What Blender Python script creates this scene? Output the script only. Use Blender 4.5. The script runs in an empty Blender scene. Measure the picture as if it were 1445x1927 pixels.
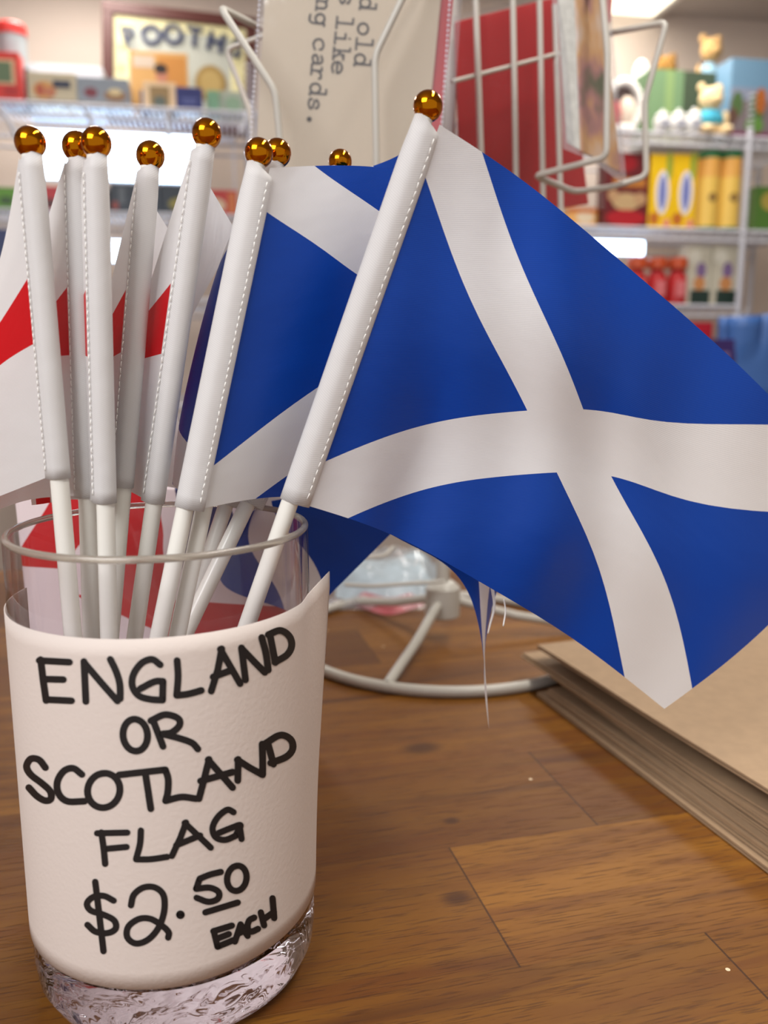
import bpy, bmesh, math, random
import numpy as np
from mathutils import Vector, Matrix
random.seed(7)
SC = bpy.context.scene
COL = SC.collection

# ------------------------------------------------------------------ camera, light, exposure
F_PX, PITCH, CAM_Z = 1600.0, math.radians(10.0), 0.253
CAM = Vector((0, 0, CAM_Z))
cd = bpy.data.cameras.new('camera'); cam = bpy.data.objects.new('camera', cd); COL.objects.link(cam)
cam.location = CAM; cam.rotation_euler = (math.radians(90) - PITCH, 0, 0)
cd.sensor_fit = 'VERTICAL'; cd.lens = 6.8; cd.sensor_height = 6.8 * 1927 / F_PX; cd.sensor_width = cd.sensor_height
cd.clip_start = 0.01; cd.clip_end = 50
cd.dof.use_dof = True; cd.dof.focus_distance = 0.355; cd.dof.aperture_fstop = 1.7
SC.camera = cam
vs = SC.view_settings
vs.view_transform = 'Standard'; vs.look = 'None'; vs.gamma = 1.0; vs.use_curve_mapping = False
vs.exposure = 0.22
w = bpy.data.worlds.new('world'); SC.world = w; w.use_nodes = True
bgn = w.node_tree.nodes['Background']; bgn.inputs[0].default_value = (1.0, 0.96, 0.92, 1); bgn.inputs[1].default_value = 0.5
YAW = math.radians(10.0)

def area(name, loc, sx, sy, power, color, rot=(0, 0, 0)):
    l = bpy.data.lights.new(name, 'AREA'); l.shape = 'RECTANGLE'; l.size = sx; l.size_y = sy
    l.energy = power; l.color = color
    o = bpy.data.objects.new(name, l); COL.objects.link(o); o.location = loc; o.rotation_euler = rot
    return o
LAMP_COL = (1.0, 0.95, 0.88)
area('ceiling_tube_light', (0.50, 0.50, 1.40), 0.16, 1.2, 16.0, LAMP_COL, (0, 0, YAW))
area('shop_front_light', (-0.75, -0.80, 1.15), 1.0, 0.7, 22.0, (0.98, 0.98, 1.0), (math.radians(52), 0, math.radians(-30)))
area('far_panel_light', (0.72, 2.45, 1.39), 0.28, 1.0, 12.0, LAMP_COL, (0, 0, YAW))
area('far_wall_fill', (-0.80, 2.30, 1.39), 0.3, 0.5, 9.0, LAMP_COL, (0, 0, YAW))  # added fill without a fitting, brightens the wall behind the left shelf
SC.cycles.use_denoising = True
SC.cycles.max_bounces = 14; SC.cycles.transparent_max_bounces = 24; SC.cycles.transmission_bounces = 12
SC.cycles.sample_clamp_indirect = 8.0

# ------------------------------------------------------------------ projection helpers (turn a place seen in the photo into a place in the room)
CP, SP = math.cos(PITCH), math.sin(PITCH)
def ray(px, py):
    x = (px - 722.5) / F_PX; u = -(py - 963.5) / F_PX
    return Vector((x, CP + u * SP, -SP + u * CP))
def at(px, py, Y):
    r = ray(px, py); return CAM + r * (Y / r.y)
def at_z(px, py, z):
    r = ray(px, py); return CAM + r * ((z - CAM_Z) / r.z)
def at_plane(px, py, p0, n):
    r = ray(px, py); return CAM + r * ((p0 - CAM).dot(n) / r.dot(n))
SH_O = Vector((0, 2.35, 0)); SH_S = Vector((math.cos(YAW), math.sin(YAW), 0)); SH_D = Vector((-math.sin(YAW), math.cos(YAW), 0))
def sh(px, py, d):
    p = at_plane(px, py, SH_O + SH_D * d, SH_D)
    return (p - SH_O).dot(SH_S), p.z
def shp(s, d, z): return SH_O + SH_S * s + SH_D * d + Vector((0, 0, z))

# ------------------------------------------------------------------ materials
def lin(c):
    r = []
    for v in c[:3]:
        v /= 255.0; r.append(v / 12.92 if v <= 0.04045 else ((v + 0.055) / 1.055) ** 2.4)
    return (*r, 1)
MATS = {}
def mat(name, color, rough=0.5, metal=0.0, spec=0.5, trans=0.0, coat=0.0, emit=0.0, bump=0.0, bscale=200.0, var=0.0, vscale=20.0):
    if name in MATS: return MATS[name]
    m = bpy.data.materials.new(name); m.use_nodes = True; nt = m.node_tree
    b = nt.nodes['Principled BSDF']
    c = lin(color)
    b.inputs['Base Color'].default_value = c
    b.inputs['Roughness'].default_value = rough; b.inputs['Metallic'].default_value = metal
    b.inputs['Specular IOR Level'].default_value = spec; b.inputs['Transmission Weight'].default_value = trans
    b.inputs['Coat Weight'].default_value = coat
    tc = nt.nodes.new('ShaderNodeTexCoord')
    if var > 0:
        n = nt.nodes.new('ShaderNodeTexNoise'); n.inputs['Scale'].default_value = vscale; n.inputs['Detail'].default_value = 5
        nt.links.new(tc.outputs['Object'], n.inputs['Vector'])
        r = nt.nodes.new('ShaderNodeValToRGB')
        r.color_ramp.elements[0].position = 0.3; r.color_ramp.elements[1].position = 0.7
        r.color_ramp.elements[0].color = (*[x * (1 - var) for x in c[:3]], 1); r.color_ramp.elements[1].color = (*[min(1, x * (1 + var)) for x in c[:3]], 1)
        nt.links.new(n.outputs['Fac'], r.inputs[0]); nt.links.new(r.outputs[0], b.inputs['Base Color'])
    if bump > 0:
        n = nt.nodes.new('ShaderNodeTexNoise'); n.inputs['Scale'].default_value = bscale; n.inputs['Detail'].default_value = 4
        nt.links.new(tc.outputs['Object'], n.inputs['Vector'])
        bp = nt.nodes.new('ShaderNodeBump'); bp.inputs['Strength'].default_value = bump; bp.inputs['Distance'].default_value = 0.002
        nt.links.new(n.outputs['Fac'], bp.inputs['Height']); nt.links.new(bp.outputs[0], b.inputs['Normal'])
    if emit > 0:
        b.inputs['Emission Color'].default_value = c; b.inputs['Emission Strength'].default_value = emit
    MATS[name] = m; return m
def schlick(nt, f0):
    lw = nt.nodes.new('ShaderNodeLayerWeight'); lw.inputs[0].default_value = 0.5
    p = nt.nodes.new('ShaderNodeMath'); p.operation = 'POWER'; p.inputs[1].default_value = 5.0; nt.links.new(lw.outputs['Facing'], p.inputs[0])
    m = nt.nodes.new('ShaderNodeMath'); m.operation = 'MULTIPLY_ADD'; m.inputs[1].default_value = 1 - f0; m.inputs[2].default_value = f0; nt.links.new(p.outputs[0], m.inputs[0])
    return m.outputs[0]
def glassm(name, color, rough=0.0, ior=1.47, bump=0.0, bscale=60):
    m = bpy.data.materials.new(name); m.use_nodes = True; nt = m.node_tree
    nt.nodes.remove(nt.nodes['Principled BSDF']); o = nt.nodes['Material Output']
    g = nt.nodes.new('ShaderNodeBsdfGlass'); g.inputs[0].default_value = (*color, 1); g.inputs['Roughness'].default_value = rough; g.inputs['IOR'].default_value = ior
    # the thin wall lets light straight through with a fresnel reflection; the thick foot refracts
    t = nt.nodes.new('ShaderNodeBsdfTransparent'); t.inputs[0].default_value = (*color, 1)
    gl = nt.nodes.new('ShaderNodeBsdfGlossy'); gl.inputs['Roughness'].default_value = 0.02
    fz = schlick(nt, 0.04)
    w1 = nt.nodes.new('ShaderNodeMixShader'); nt.links.new(fz, w1.inputs[0]); nt.links.new(t.outputs[0], w1.inputs[1]); nt.links.new(gl.outputs[0], w1.inputs[2])
    tcz = nt.nodes.new('ShaderNodeTexCoord'); sz = nt.nodes.new('ShaderNodeSeparateXYZ'); nt.links.new(tcz.outputs['Object'], sz.inputs[0])
    gt = nt.nodes.new('ShaderNodeMath'); gt.operation = 'GREATER_THAN'; gt.inputs[1].default_value = 0.0345; nt.links.new(sz.outputs[2], gt.inputs[0])
    w2 = nt.nodes.new('ShaderNodeMixShader'); nt.links.new(gt.outputs[0], w2.inputs[0]); nt.links.new(g.outputs[0], w2.inputs[1]); nt.links.new(w1.outputs[0], w2.inputs[2])
    nt.links.new(w2.outputs[0], o.inputs[0])
    if bump:
        tc = nt.nodes.new('ShaderNodeTexCoord'); n = nt.nodes.new('ShaderNodeTexNoise'); n.inputs['Scale'].default_value = bscale; n.inputs['Distortion'].default_value = 2.0
        # only the thick foot of the vase is rippled
        sx = nt.nodes.new('ShaderNodeSeparateXYZ'); nt.links.new(tc.outputs['Object'], sx.inputs[0])
        mr = nt.nodes.new('ShaderNodeMapRange'); mr.inputs[1].default_value = 0.022; mr.inputs[2].default_value = 0.03; mr.inputs[3].default_value = bump; mr.inputs[4].default_value = 0.0
        nt.links.new(sx.outputs[2], mr.inputs[0])
        bp = nt.nodes.new('ShaderNodeBump'); bp.inputs['Distance'].default_value = 0.004
        nt.links.new(mr.outputs[0], bp.inputs['Strength'])
        nt.links.new(tc.outputs['Object'], n.inputs['Vector']); nt.links.new(n.outputs['Fac'], bp.inputs['Height']); nt.links.new(bp.outputs[0], g.inputs['Normal'])
    MATS[name] = m; return m
def filmm(name, rough=0.12, tint=(0.95, 0.95, 0.96), ior=1.35, haze=0.06, bump=0.3, bscale=45):
    # thin clear plastic film: transparent with a fresnel sheen and a touch of haze
    m = bpy.data.materials.new(name); m.use_nodes = True; nt = m.node_tree
    nt.nodes.remove(nt.nodes['Principled BSDF']); o = nt.nodes['Material Output']
    t = nt.nodes.new('ShaderNodeBsdfTransparent'); t.inputs[0].default_value = (*tint, 1)
    g = nt.nodes.new('ShaderNodeBsdfGlossy'); g.inputs['Roughness'].default_value = rough
    d = nt.nodes.new('ShaderNodeBsdfDiffuse'); d.inputs[0].default_value = (0.8, 0.8, 0.82, 1)
    f = schlick(nt, ((ior - 1) / (ior + 1)) ** 2)
    a = nt.nodes.new('ShaderNodeMixShader'); b = nt.nodes.new('ShaderNodeMixShader'); a.inputs[0].default_value = haze
    nt.links.new(t.outputs[0], a.inputs[1]); nt.links.new(d.outputs[0], a.inputs[2])
    nt.links.new(f, b.inputs[0]); nt.links.new(a.outputs[0], b.inputs[1]); nt.links.new(g.outputs[0], b.inputs[2])
    tc = nt.nodes.new('ShaderNodeTexCoord'); n = nt.nodes.new('ShaderNodeTexNoise'); n.inputs['Scale'].default_value = bscale; n.inputs['Detail'].default_value = 2
    bp = nt.nodes.new('ShaderNodeBump'); bp.inputs['Strength'].default_value = bump; bp.inputs['Distance'].default_value = 0.004
    nt.links.new(tc.outputs['Object'], n.inputs['Vector']); nt.links.new(n.outputs['Fac'], bp.inputs['Height'])
    nt.links.new(bp.outputs[0], g.inputs['Normal'])
    nt.links.new(b.outputs[0], o.inputs[0]); MATS[name] = m; return m

class NT:   # tiny node-math helper
    def __init__(s, m): s.nt = m.node_tree; s.N = s.nt.nodes; s.L = s.nt.links
    def n(s, t, **k):
        x = s.N.new(t)
        for a, v in k.items(): setattr(x, a, v)
        return x
    def put(s, sock, v):
        if hasattr(v, 'is_linked') or isinstance(v, bpy.types.NodeSocket): s.L.new(v, sock)
        else: sock.default_value = v
    def m(s, op, a, b=None, c=None):
        x = s.n('ShaderNodeMath', operation=op); s.put(x.inputs[0], a)
        if b is not None: s.put(x.inputs[1], b)
        if c is not None: s.put(x.inputs[2], c)
        return x.outputs[0]
    def mix(s, f, a, b):
        x = s.n('ShaderNodeMix', data_type='RGBA'); s.put(x.inputs[0], f); s.put(x.inputs[6], a); s.put(x.inputs[7], b); return x.outputs[2]

ASP = 1.45
def fabric(name, kind):
    m = bpy.data.materials.new(name); m.use_nodes = True; k = NT(m); b = k.N['Principled BSDF']; out = k.N['Material Output']
    uv = k.n('ShaderNodeUVMap'); sp = k.n('ShaderNodeSeparateXYZ'); k.L.new(uv.outputs[0], sp.inputs[0])
    u, v = sp.outputs[0], sp.outputs[1]
    WHITE, BLUE, RED = lin((238, 236, 235)), lin((0, 66, 168)), lin((214, 16, 28))
    if kind == 'scotland':
        d1 = k.m('ABSOLUTE', k.m('SUBTRACT', u, v)); d2 = k.m('ABSOLUTE', k.m('SUBTRACT', k.m('ADD', u, v), 1.0))
        f = k.m('LESS_THAN', k.m('MINIMUM', d1, d2), 0.115); col = k.mix(f, BLUE, WHITE)
    elif kind == 'england':
        d1 = k.m('MULTIPLY', k.m('ABSOLUTE', k.m('SUBTRACT', u, 0.5)), ASP); d2 = k.m('ABSOLUTE', k.m('SUBTRACT', v, 0.462))
        f = k.m('LESS_THAN', k.m('MINIMUM', d1, d2), 0.105); col = k.mix(f, WHITE, RED)
    else: # white
        col = k.n('ShaderNodeRGB').outputs[0]; col.default_value = WHITE
    k.put(b.inputs['Base Color'], col)
    b.inputs['Roughness'].default_value = 0.62 if kind == 'white' else 0.36; b.inputs['Specular IOR Level'].default_value = 0.45
    b.inputs['Sheen Weight'].default_value = 0.03
    # twill weave: fine lines, a chevron on the hem sleeve
    if kind == 'white':
        ph = k.m('ADD', k.m('MULTIPLY', v, 175.0), k.m('MULTIPLY', k.m('ABSOLUTE', k.m('SUBTRACT', k.m('FRACT', k.m('MULTIPLY', u, 12.5)), 0.5)), 9.0))
        amt = 0.12
    else:
        ph = k.m('ADD', k.m('MULTIPLY', v, 210.0), k.m('MULTIPLY', u, 130.0)); amt = 0.07
    ln = k.m('SINE', k.m('MULTIPLY', ph, 2 * math.pi)); l01 = k.m('MULTIPLY_ADD', ln, 0.5, 0.5)
    dk = k.n('ShaderNodeMix', data_type='RGBA', blend_type='MULTIPLY'); k.put(dk.inputs[0], k.m('MULTIPLY', l01, amt)); k.put(dk.inputs[6], col); dk.inputs[7].default_value = (0.1, 0.1, 0.1, 1)
    col = dk.outputs[2]; k.put(b.inputs['Base Color'], col)
    ns = k.n('ShaderNodeTexNoise'); ns.inputs['Scale'].default_value = 7.0; k.L.new(uv.outputs[0], ns.inputs[0])
    hgt = k.m('ADD', k.m('MULTIPLY', l01, 0.02), k.m('MULTIPLY', ns.outputs[0], 0.6))
    bp = k.n('ShaderNodeBump'); bp.inputs['Strength'].default_value = 0.5; bp.inputs['Distance'].default_value = 0.002
    k.L.new(hgt, bp.inputs['Height']); k.L.new(bp.outputs[0], b.inputs['Normal'])
    tr = k.n('ShaderNodeBsdfTranslucent'); k.put(tr.inputs[0], col)
    mx = k.n('ShaderNodeMixShader'); mx.inputs[0].default_value = 0.30
    k.L.new(b.outputs[0], mx.inputs[1]); k.L.new(tr.outputs[0], mx.inputs[2]); k.L.new(mx.outputs[0], out.inputs[0])
    MATS[name] = m; return m

M_SCOT = fabric('saltire_fabric', 'scotland'); M_ENG = fabric('cross_fabric', 'england'); M_SLEEVE = fabric('white_twill', 'white')
M_POLE = mat('white_plastic_pole', (232, 230, 222), 0.28, spec=0.5)
M_THREAD = mat('white_thread', (245, 243, 238), 0.7)
M_GOLD = mat('gold_plated_plastic', (196, 118, 14), 0.08, metal=1.0)
M_WIRE = mat('white_coated_wire', (188, 184, 174), 0.38, spec=0.5)
M_PAPER = mat('sign_paper', (216, 204, 196), 0.75, bump=0.08, bscale=600)
M_INK = mat('black_marker_ink', (22, 20, 22), 0.55)
M_FILM = filmm('clear_sleeve_film')

# ------------------------------------------------------------------ mesh helpers
class MB:
    def __init__(s): s.v = []; s.f = []; s.mi = []; s.uv = {}; s.mats = []
    def slot(s, m):
        if m not in s.mats: s.mats.append(m)
        return s.mats.index(m)
    def add(s, vs, fs, m=None):
        o = len(s.v); s.v += [tuple(x) for x in vs]; i = s.slot(m) if m else 0
        for f in fs: s.f.append([o + a for a in f]); s.mi.append(i)
    def box(s, x0, x1, y0, y1, z0, z1, m=None):
        s.add([(x0, y0, z0), (x1, y0, z0), (x1, y1, z0), (x0, y1, z0), (x0, y0, z1), (x1, y0, z1), (x1, y1, z1), (x0, y1, z1)],
              [(3, 2, 1, 0), (4, 5, 6, 7), (0, 1, 5, 4), (1, 2, 6, 5), (2, 3, 7, 6), (3, 0, 4, 7)], m)
    def prism(s, pts, y0, y1, m=None):   # polygon in x,z extruded along y
        n = len(pts)
        s.add([(p[0], y0, p[1]) for p in pts] + [(p[0], y1, p[1]) for p in pts],
              [list(range(n)), list(range(2 * n - 1, n - 1, -1))] + [(i, i + n, (i + 1) % n + n, (i + 1) % n) for i in range(n)], m)
    def tube(s, pts, r, m=None, n=10, closed=False, caps=True):
        P = [Vector(p) for p in pts]; k = len(P); rings = []
        rr = r if isinstance(r, (list, tuple)) else [r] * k
        prev = None
        for i in range(k):
            if closed: t = P[(i + 1) % k] - P[i - 1]
            else: t = P[min(i + 1, k - 1)] - P[max(i - 1, 0)]
            t = t.normalized() if t.length > 1e-9 else Vector((0, 0, 1))
            if prev is None:
                a = Vector((0, 0, 1)) if abs(t.z) < 0.9 else Vector((1, 0, 0)); x = t.cross(a).normalized()
            else:
                x = (prev - t * prev.dot(t)).normalized()
            prev = x; y = t.cross(x)
            rings.append([P[i] + (x * math.cos(2 * math.pi * j / n) + y * math.sin(2 * math.pi * j / n)) * rr[i] for j in range(n)])
        vs = [q for R in rings for q in R]; fs = []
        for i in range(k if closed else k - 1):
            a = i * n; b2 = ((i + 1) % k) * n
            for j in range(n): fs.append((a + j, a + (j + 1) % n, b2 + (j + 1) % n, b2 + j))
        if caps and not closed: fs += [list(range(n - 1, -1, -1)), [(k - 1) * n + j for j in range(n)]]
        s.add(vs, fs, m)
    def lathe(s, prof, c=(0, 0, 0), n=48, m=None, sx=1, sy=1):
        vs = []; fs = []; k = len(prof)
        for (r, z) in prof:
            for j in range(n):
                a = 2 * math.pi * j / n; vs.append((c[0] + r * math.cos(a) * sx, c[1] + r * math.sin(a) * sy, c[2] + z))
        for i in range(k - 1):
            for j in range(n): fs.append((i * n + j, i * n + (j + 1) % n, (i + 1) * n + (j + 1) % n, (i + 1) * n + j))
        fs.append(list(range(n - 1, -1, -1))); fs.append([(k - 1) * n + j for j in range(n)])
        s.add(vs, fs, m)
    def ball(s, c, rx, ry=None, rz=None, m=None, nu=20, nv=12, rough=0.0):
        ry = ry or rx; rz = rz or rx
        vs = []; fs = []
        for i in range(nv + 1):
            t = math.pi * i / nv
            for j in range(nu):
                a = 2 * math.pi * j / nu; q = 1 + rough * (random.random() - 0.5)
                vs.append((c[0] + rx * q * math.sin(t) * math.cos(a), c[1] + ry * q * math.sin(t) * math.sin(a), c[2] + rz * q * math.cos(t)))
        for i in range(nv):
            for j in range(nu): fs.append((i * nu + j, (i + 1) * nu + j, (i + 1) * nu + (j + 1) % nu, i * nu + (j + 1) % nu))
        s.add(vs, fs, m)
    def build(s, name, m=None, parent=None, smooth=True, origin=None, bevel=0, sub=0, recalc=True):
        me = bpy.data.meshes.new(name)
        V = s.v
        if origin is not None: V = [(a[0] - origin[0], a[1] - origin[1], a[2] - origin[2]) for a in V]
        me.from_pydata(V, [], s.f); me.update()
        if recalc:
            bm = bmesh.new(); bm.from_mesh(me); bmesh.ops.recalc_face_normals(bm, faces=bm.faces); bm.to_mesh(me); bm.free()
        if s.mats:
            for q in s.mats: me.materials.append(q)
            for p, i in zip(me.polygons, s.mi): p.material_index = i
        elif m: me.materials.append(m)
        o = bpy.data.objects.new(name, me); COL.objects.link(o)
        if smooth:
            for p in me.polygons: p.use_smooth = True
            if smooth != 'all':
                try: me.set_sharp_from_angle(angle=math.radians(38))
                except Exception: pass
        if parent is not None: o.parent = parent
        if bevel:
            b = o.modifiers.new('bevel', 'BEVEL'); b.width = bevel; b.segments = 2; b.limit_method = 'ANGLE'
        if sub:
            b = o.modifiers.new('sub', 'SUBSURF'); b.levels = sub; b.render_levels = sub
        return o
def tag(o, label=None, cat=None, group=None, kind=None):
    if label: o['label'] = label
    if cat: o['category'] = cat
    if group: o['group'] = group
    if kind: o['kind'] = kind
    return o
def empty(name, loc, label=None, cat=None, group=None, rz=0.0):
    o = bpy.data.objects.new(name, None); COL.objects.link(o); o.location = loc; o.rotation_euler = (0, 0, rz); o.empty_display_size = 0.02
    return tag(o, label, cat, group)

def cspline(t, P, tt):
    """natural cubic spline through P (k,n) at knots t"""
    t = np.asarray(t, float); P = np.asarray(P, float); k = len(t); h = np.diff(t)
    A = np.zeros((k, k)); R = np.zeros(P.shape); A[0, 0] = A[-1, -1] = 1
    for i in range(1, k - 1):
        A[i, i - 1] = h[i - 1]; A[i, i] = 2 * (h[i - 1] + h[i]); A[i, i + 1] = h[i]
        R[i] = 6 * ((P[i + 1] - P[i]) / h[i] - (P[i] - P[i - 1]) / h[i - 1])
    Mm = np.linalg.solve(A, R.reshape(k, -1)).reshape(P.shape); out = []
    for x in tt:
        i = min(max(int(np.searchsorted(t, x) - 1), 0), k - 2); a = (t[i + 1] - x); b = (x - t[i]); hh = h[i]
        out.append(Mm[i] * a ** 3 / (6 * hh) + Mm[i + 1] * b ** 3 / (6 * hh) + (P[i] / hh - Mm[i] * hh / 6) * a + (P[i + 1] / hh - Mm[i + 1] * hh / 6) * b)
    return np.array(out)
def smooth_path(pts, n=8, closed=False):
    P = [np.array(p, float) for p in pts]
    if len(P) < 3: return [tuple(p) for p in P]
    out = []
    k = len(P)
    for i in range(k if closed else k - 1):
        p1, p2 = P[i], P[(i + 1) % k]
        p0 = P[i - 1] if (closed or i > 0) else 2 * p1 - p2
        p3 = P[(i + 2) % k] if (closed or i + 2 < k) else 2 * p2 - p1
        for j in range(n):
            t = j / n
            out.append(tuple(0.5 * (2 * p1 + (p2 - p0) * t + (2 * p0 - 5 * p1 + 4 * p2 - p3) * t * t + (3 * p1 - p0 - 3 * p2 + p3) * t ** 3)))
    if not closed: out.append(tuple(P[-1]))
    return out
def ribbon(mb, pts, w, fn, m=None, jit=0.0):
    """a pen stroke: flat band with round ends, laid on a surface by fn(x, y)"""
    k = len(pts)
    for i, p in enumerate(pts):
        c = [(p[0] + w / 2 * math.cos(a * math.pi / 6), p[1] + w / 2 * math.sin(a * math.pi / 6)) for a in range(12)]
        mb.add([fn(*q) for q in c], [list(range(12))], m)
    for i in range(k - 1):
        a, b = pts[i], pts[i + 1]; dx, dy = b[0] - a[0], b[1] - a[1]; L = math.hypot(dx, dy)
        if L < 1e-9: continue
        nx, ny = -dy / L * w / 2, dx / L * w / 2; st = max(1, int(L / 12)); row = []
        for j in range(st + 1):
            t = j / st; x, y = a[0] + dx * t, a[1] + dy * t
            row += [fn(x + nx, y + ny), fn(x - nx, y - ny)]
        mb.add(row, [(2 * j, 2 * j + 1, 2 * j + 3, 2 * j + 2) for j in range(st)], m)

# ================================================================== THE SETTING
def structure(o): o['kind'] = 'structure'; return o
M_WALL = mat('beige_wall_paint', (206, 190, 178), 0.8, bump=0.05, var=0.03, vscale=3)
M_CEIL = mat('ceiling_paint', (190, 182, 176), 0.85)
WALL_D = 0.62
CEIL_Z = 1.42
b = MB(); b.box(-3.2, 3.2, 0, 0.08, -0.95, CEIL_Z + 0.05)
o = structure(b.build('wall_back', M_WALL, smooth=False)); o.location = shp(0, WALL_D, 0); o.rotation_euler.z = YAW
b = MB(); b.box(-3.2, 3.2, -3.6, WALL_D + 0.1, 0, 0.06)
o = structure(b.build('ceiling', M_CEIL, smooth=False)); o.location = shp(0, 0, CEIL_Z); o.rotation_euler.z = YAW
b = MB(); b.box(-3.2, 3.2, -3.6, WALL_D + 0.1, -0.06, 0)
o = structure(b.build('floor', mat('floor_vinyl', (120, 108, 98), 0.5, var=0.1), smooth=False)); o.location = shp(0, 0, -0.95); o.rotation_euler.z = YAW
b = MB(); b.box(0, 0.08, -3.6, WALL_D + 0.1, -0.95, CEIL_Z + 0.05)
o = structure(b.build('wall_right', M_WALL, smooth=False)); o.location = shp(2.6, 0, 0); o.rotation_euler.z = YAW
b = MB(); b.box(-0.08, 0, -3.6, WALL_D + 0.1, -0.95, CEIL_Z + 0.05)
o = structure(b.build('wall_left', M_WALL, smooth=False)); o.location = shp(-2.6, 0, 0); o.rotation_euler.z = YAW

# ceiling light fittings
M_DIFF = mat('lamp_diffuser', (255, 250, 232), 0.6, emit=1.6); M_FRAME = mat('lamp_frame', (225, 222, 215), 0.5)
def ceiling_light(loc, w, l, label):
    e = empty('ceiling_light', loc, label, 'ceiling light', rz=YAW)
    q = MB(); q.box(-w / 2, w / 2, -l / 2, l / 2, -0.008, 0.0); q.build('diffuser', M_DIFF, e, False)
    q = MB()
    for (x0, x1, y0, y1) in ((-w / 2 - .02, -w / 2, -l / 2 - .02, l / 2 + .02), (w / 2, w / 2 + .02, -l / 2 - .02, l / 2 + .02), (-w / 2, w / 2, -l / 2 - .02, -l / 2), (-w / 2, w / 2, l / 2, l / 2 + .02)):
        q.box(x0, x1, y0, y1, -0.014, 0.0)
    q.build('lamp_trim', M_FRAME, e, False); return e
c0 = at_z(1215, 42, CEIL_Z - .012); 
ceiling_light(c0 - SH_S * 0.14 - SH_D * 0.62 + Vector((0, 0, 0.011)), 0.28, 1.2, 'bright rectangular ceiling light panel above the right-hand wire rack')

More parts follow.
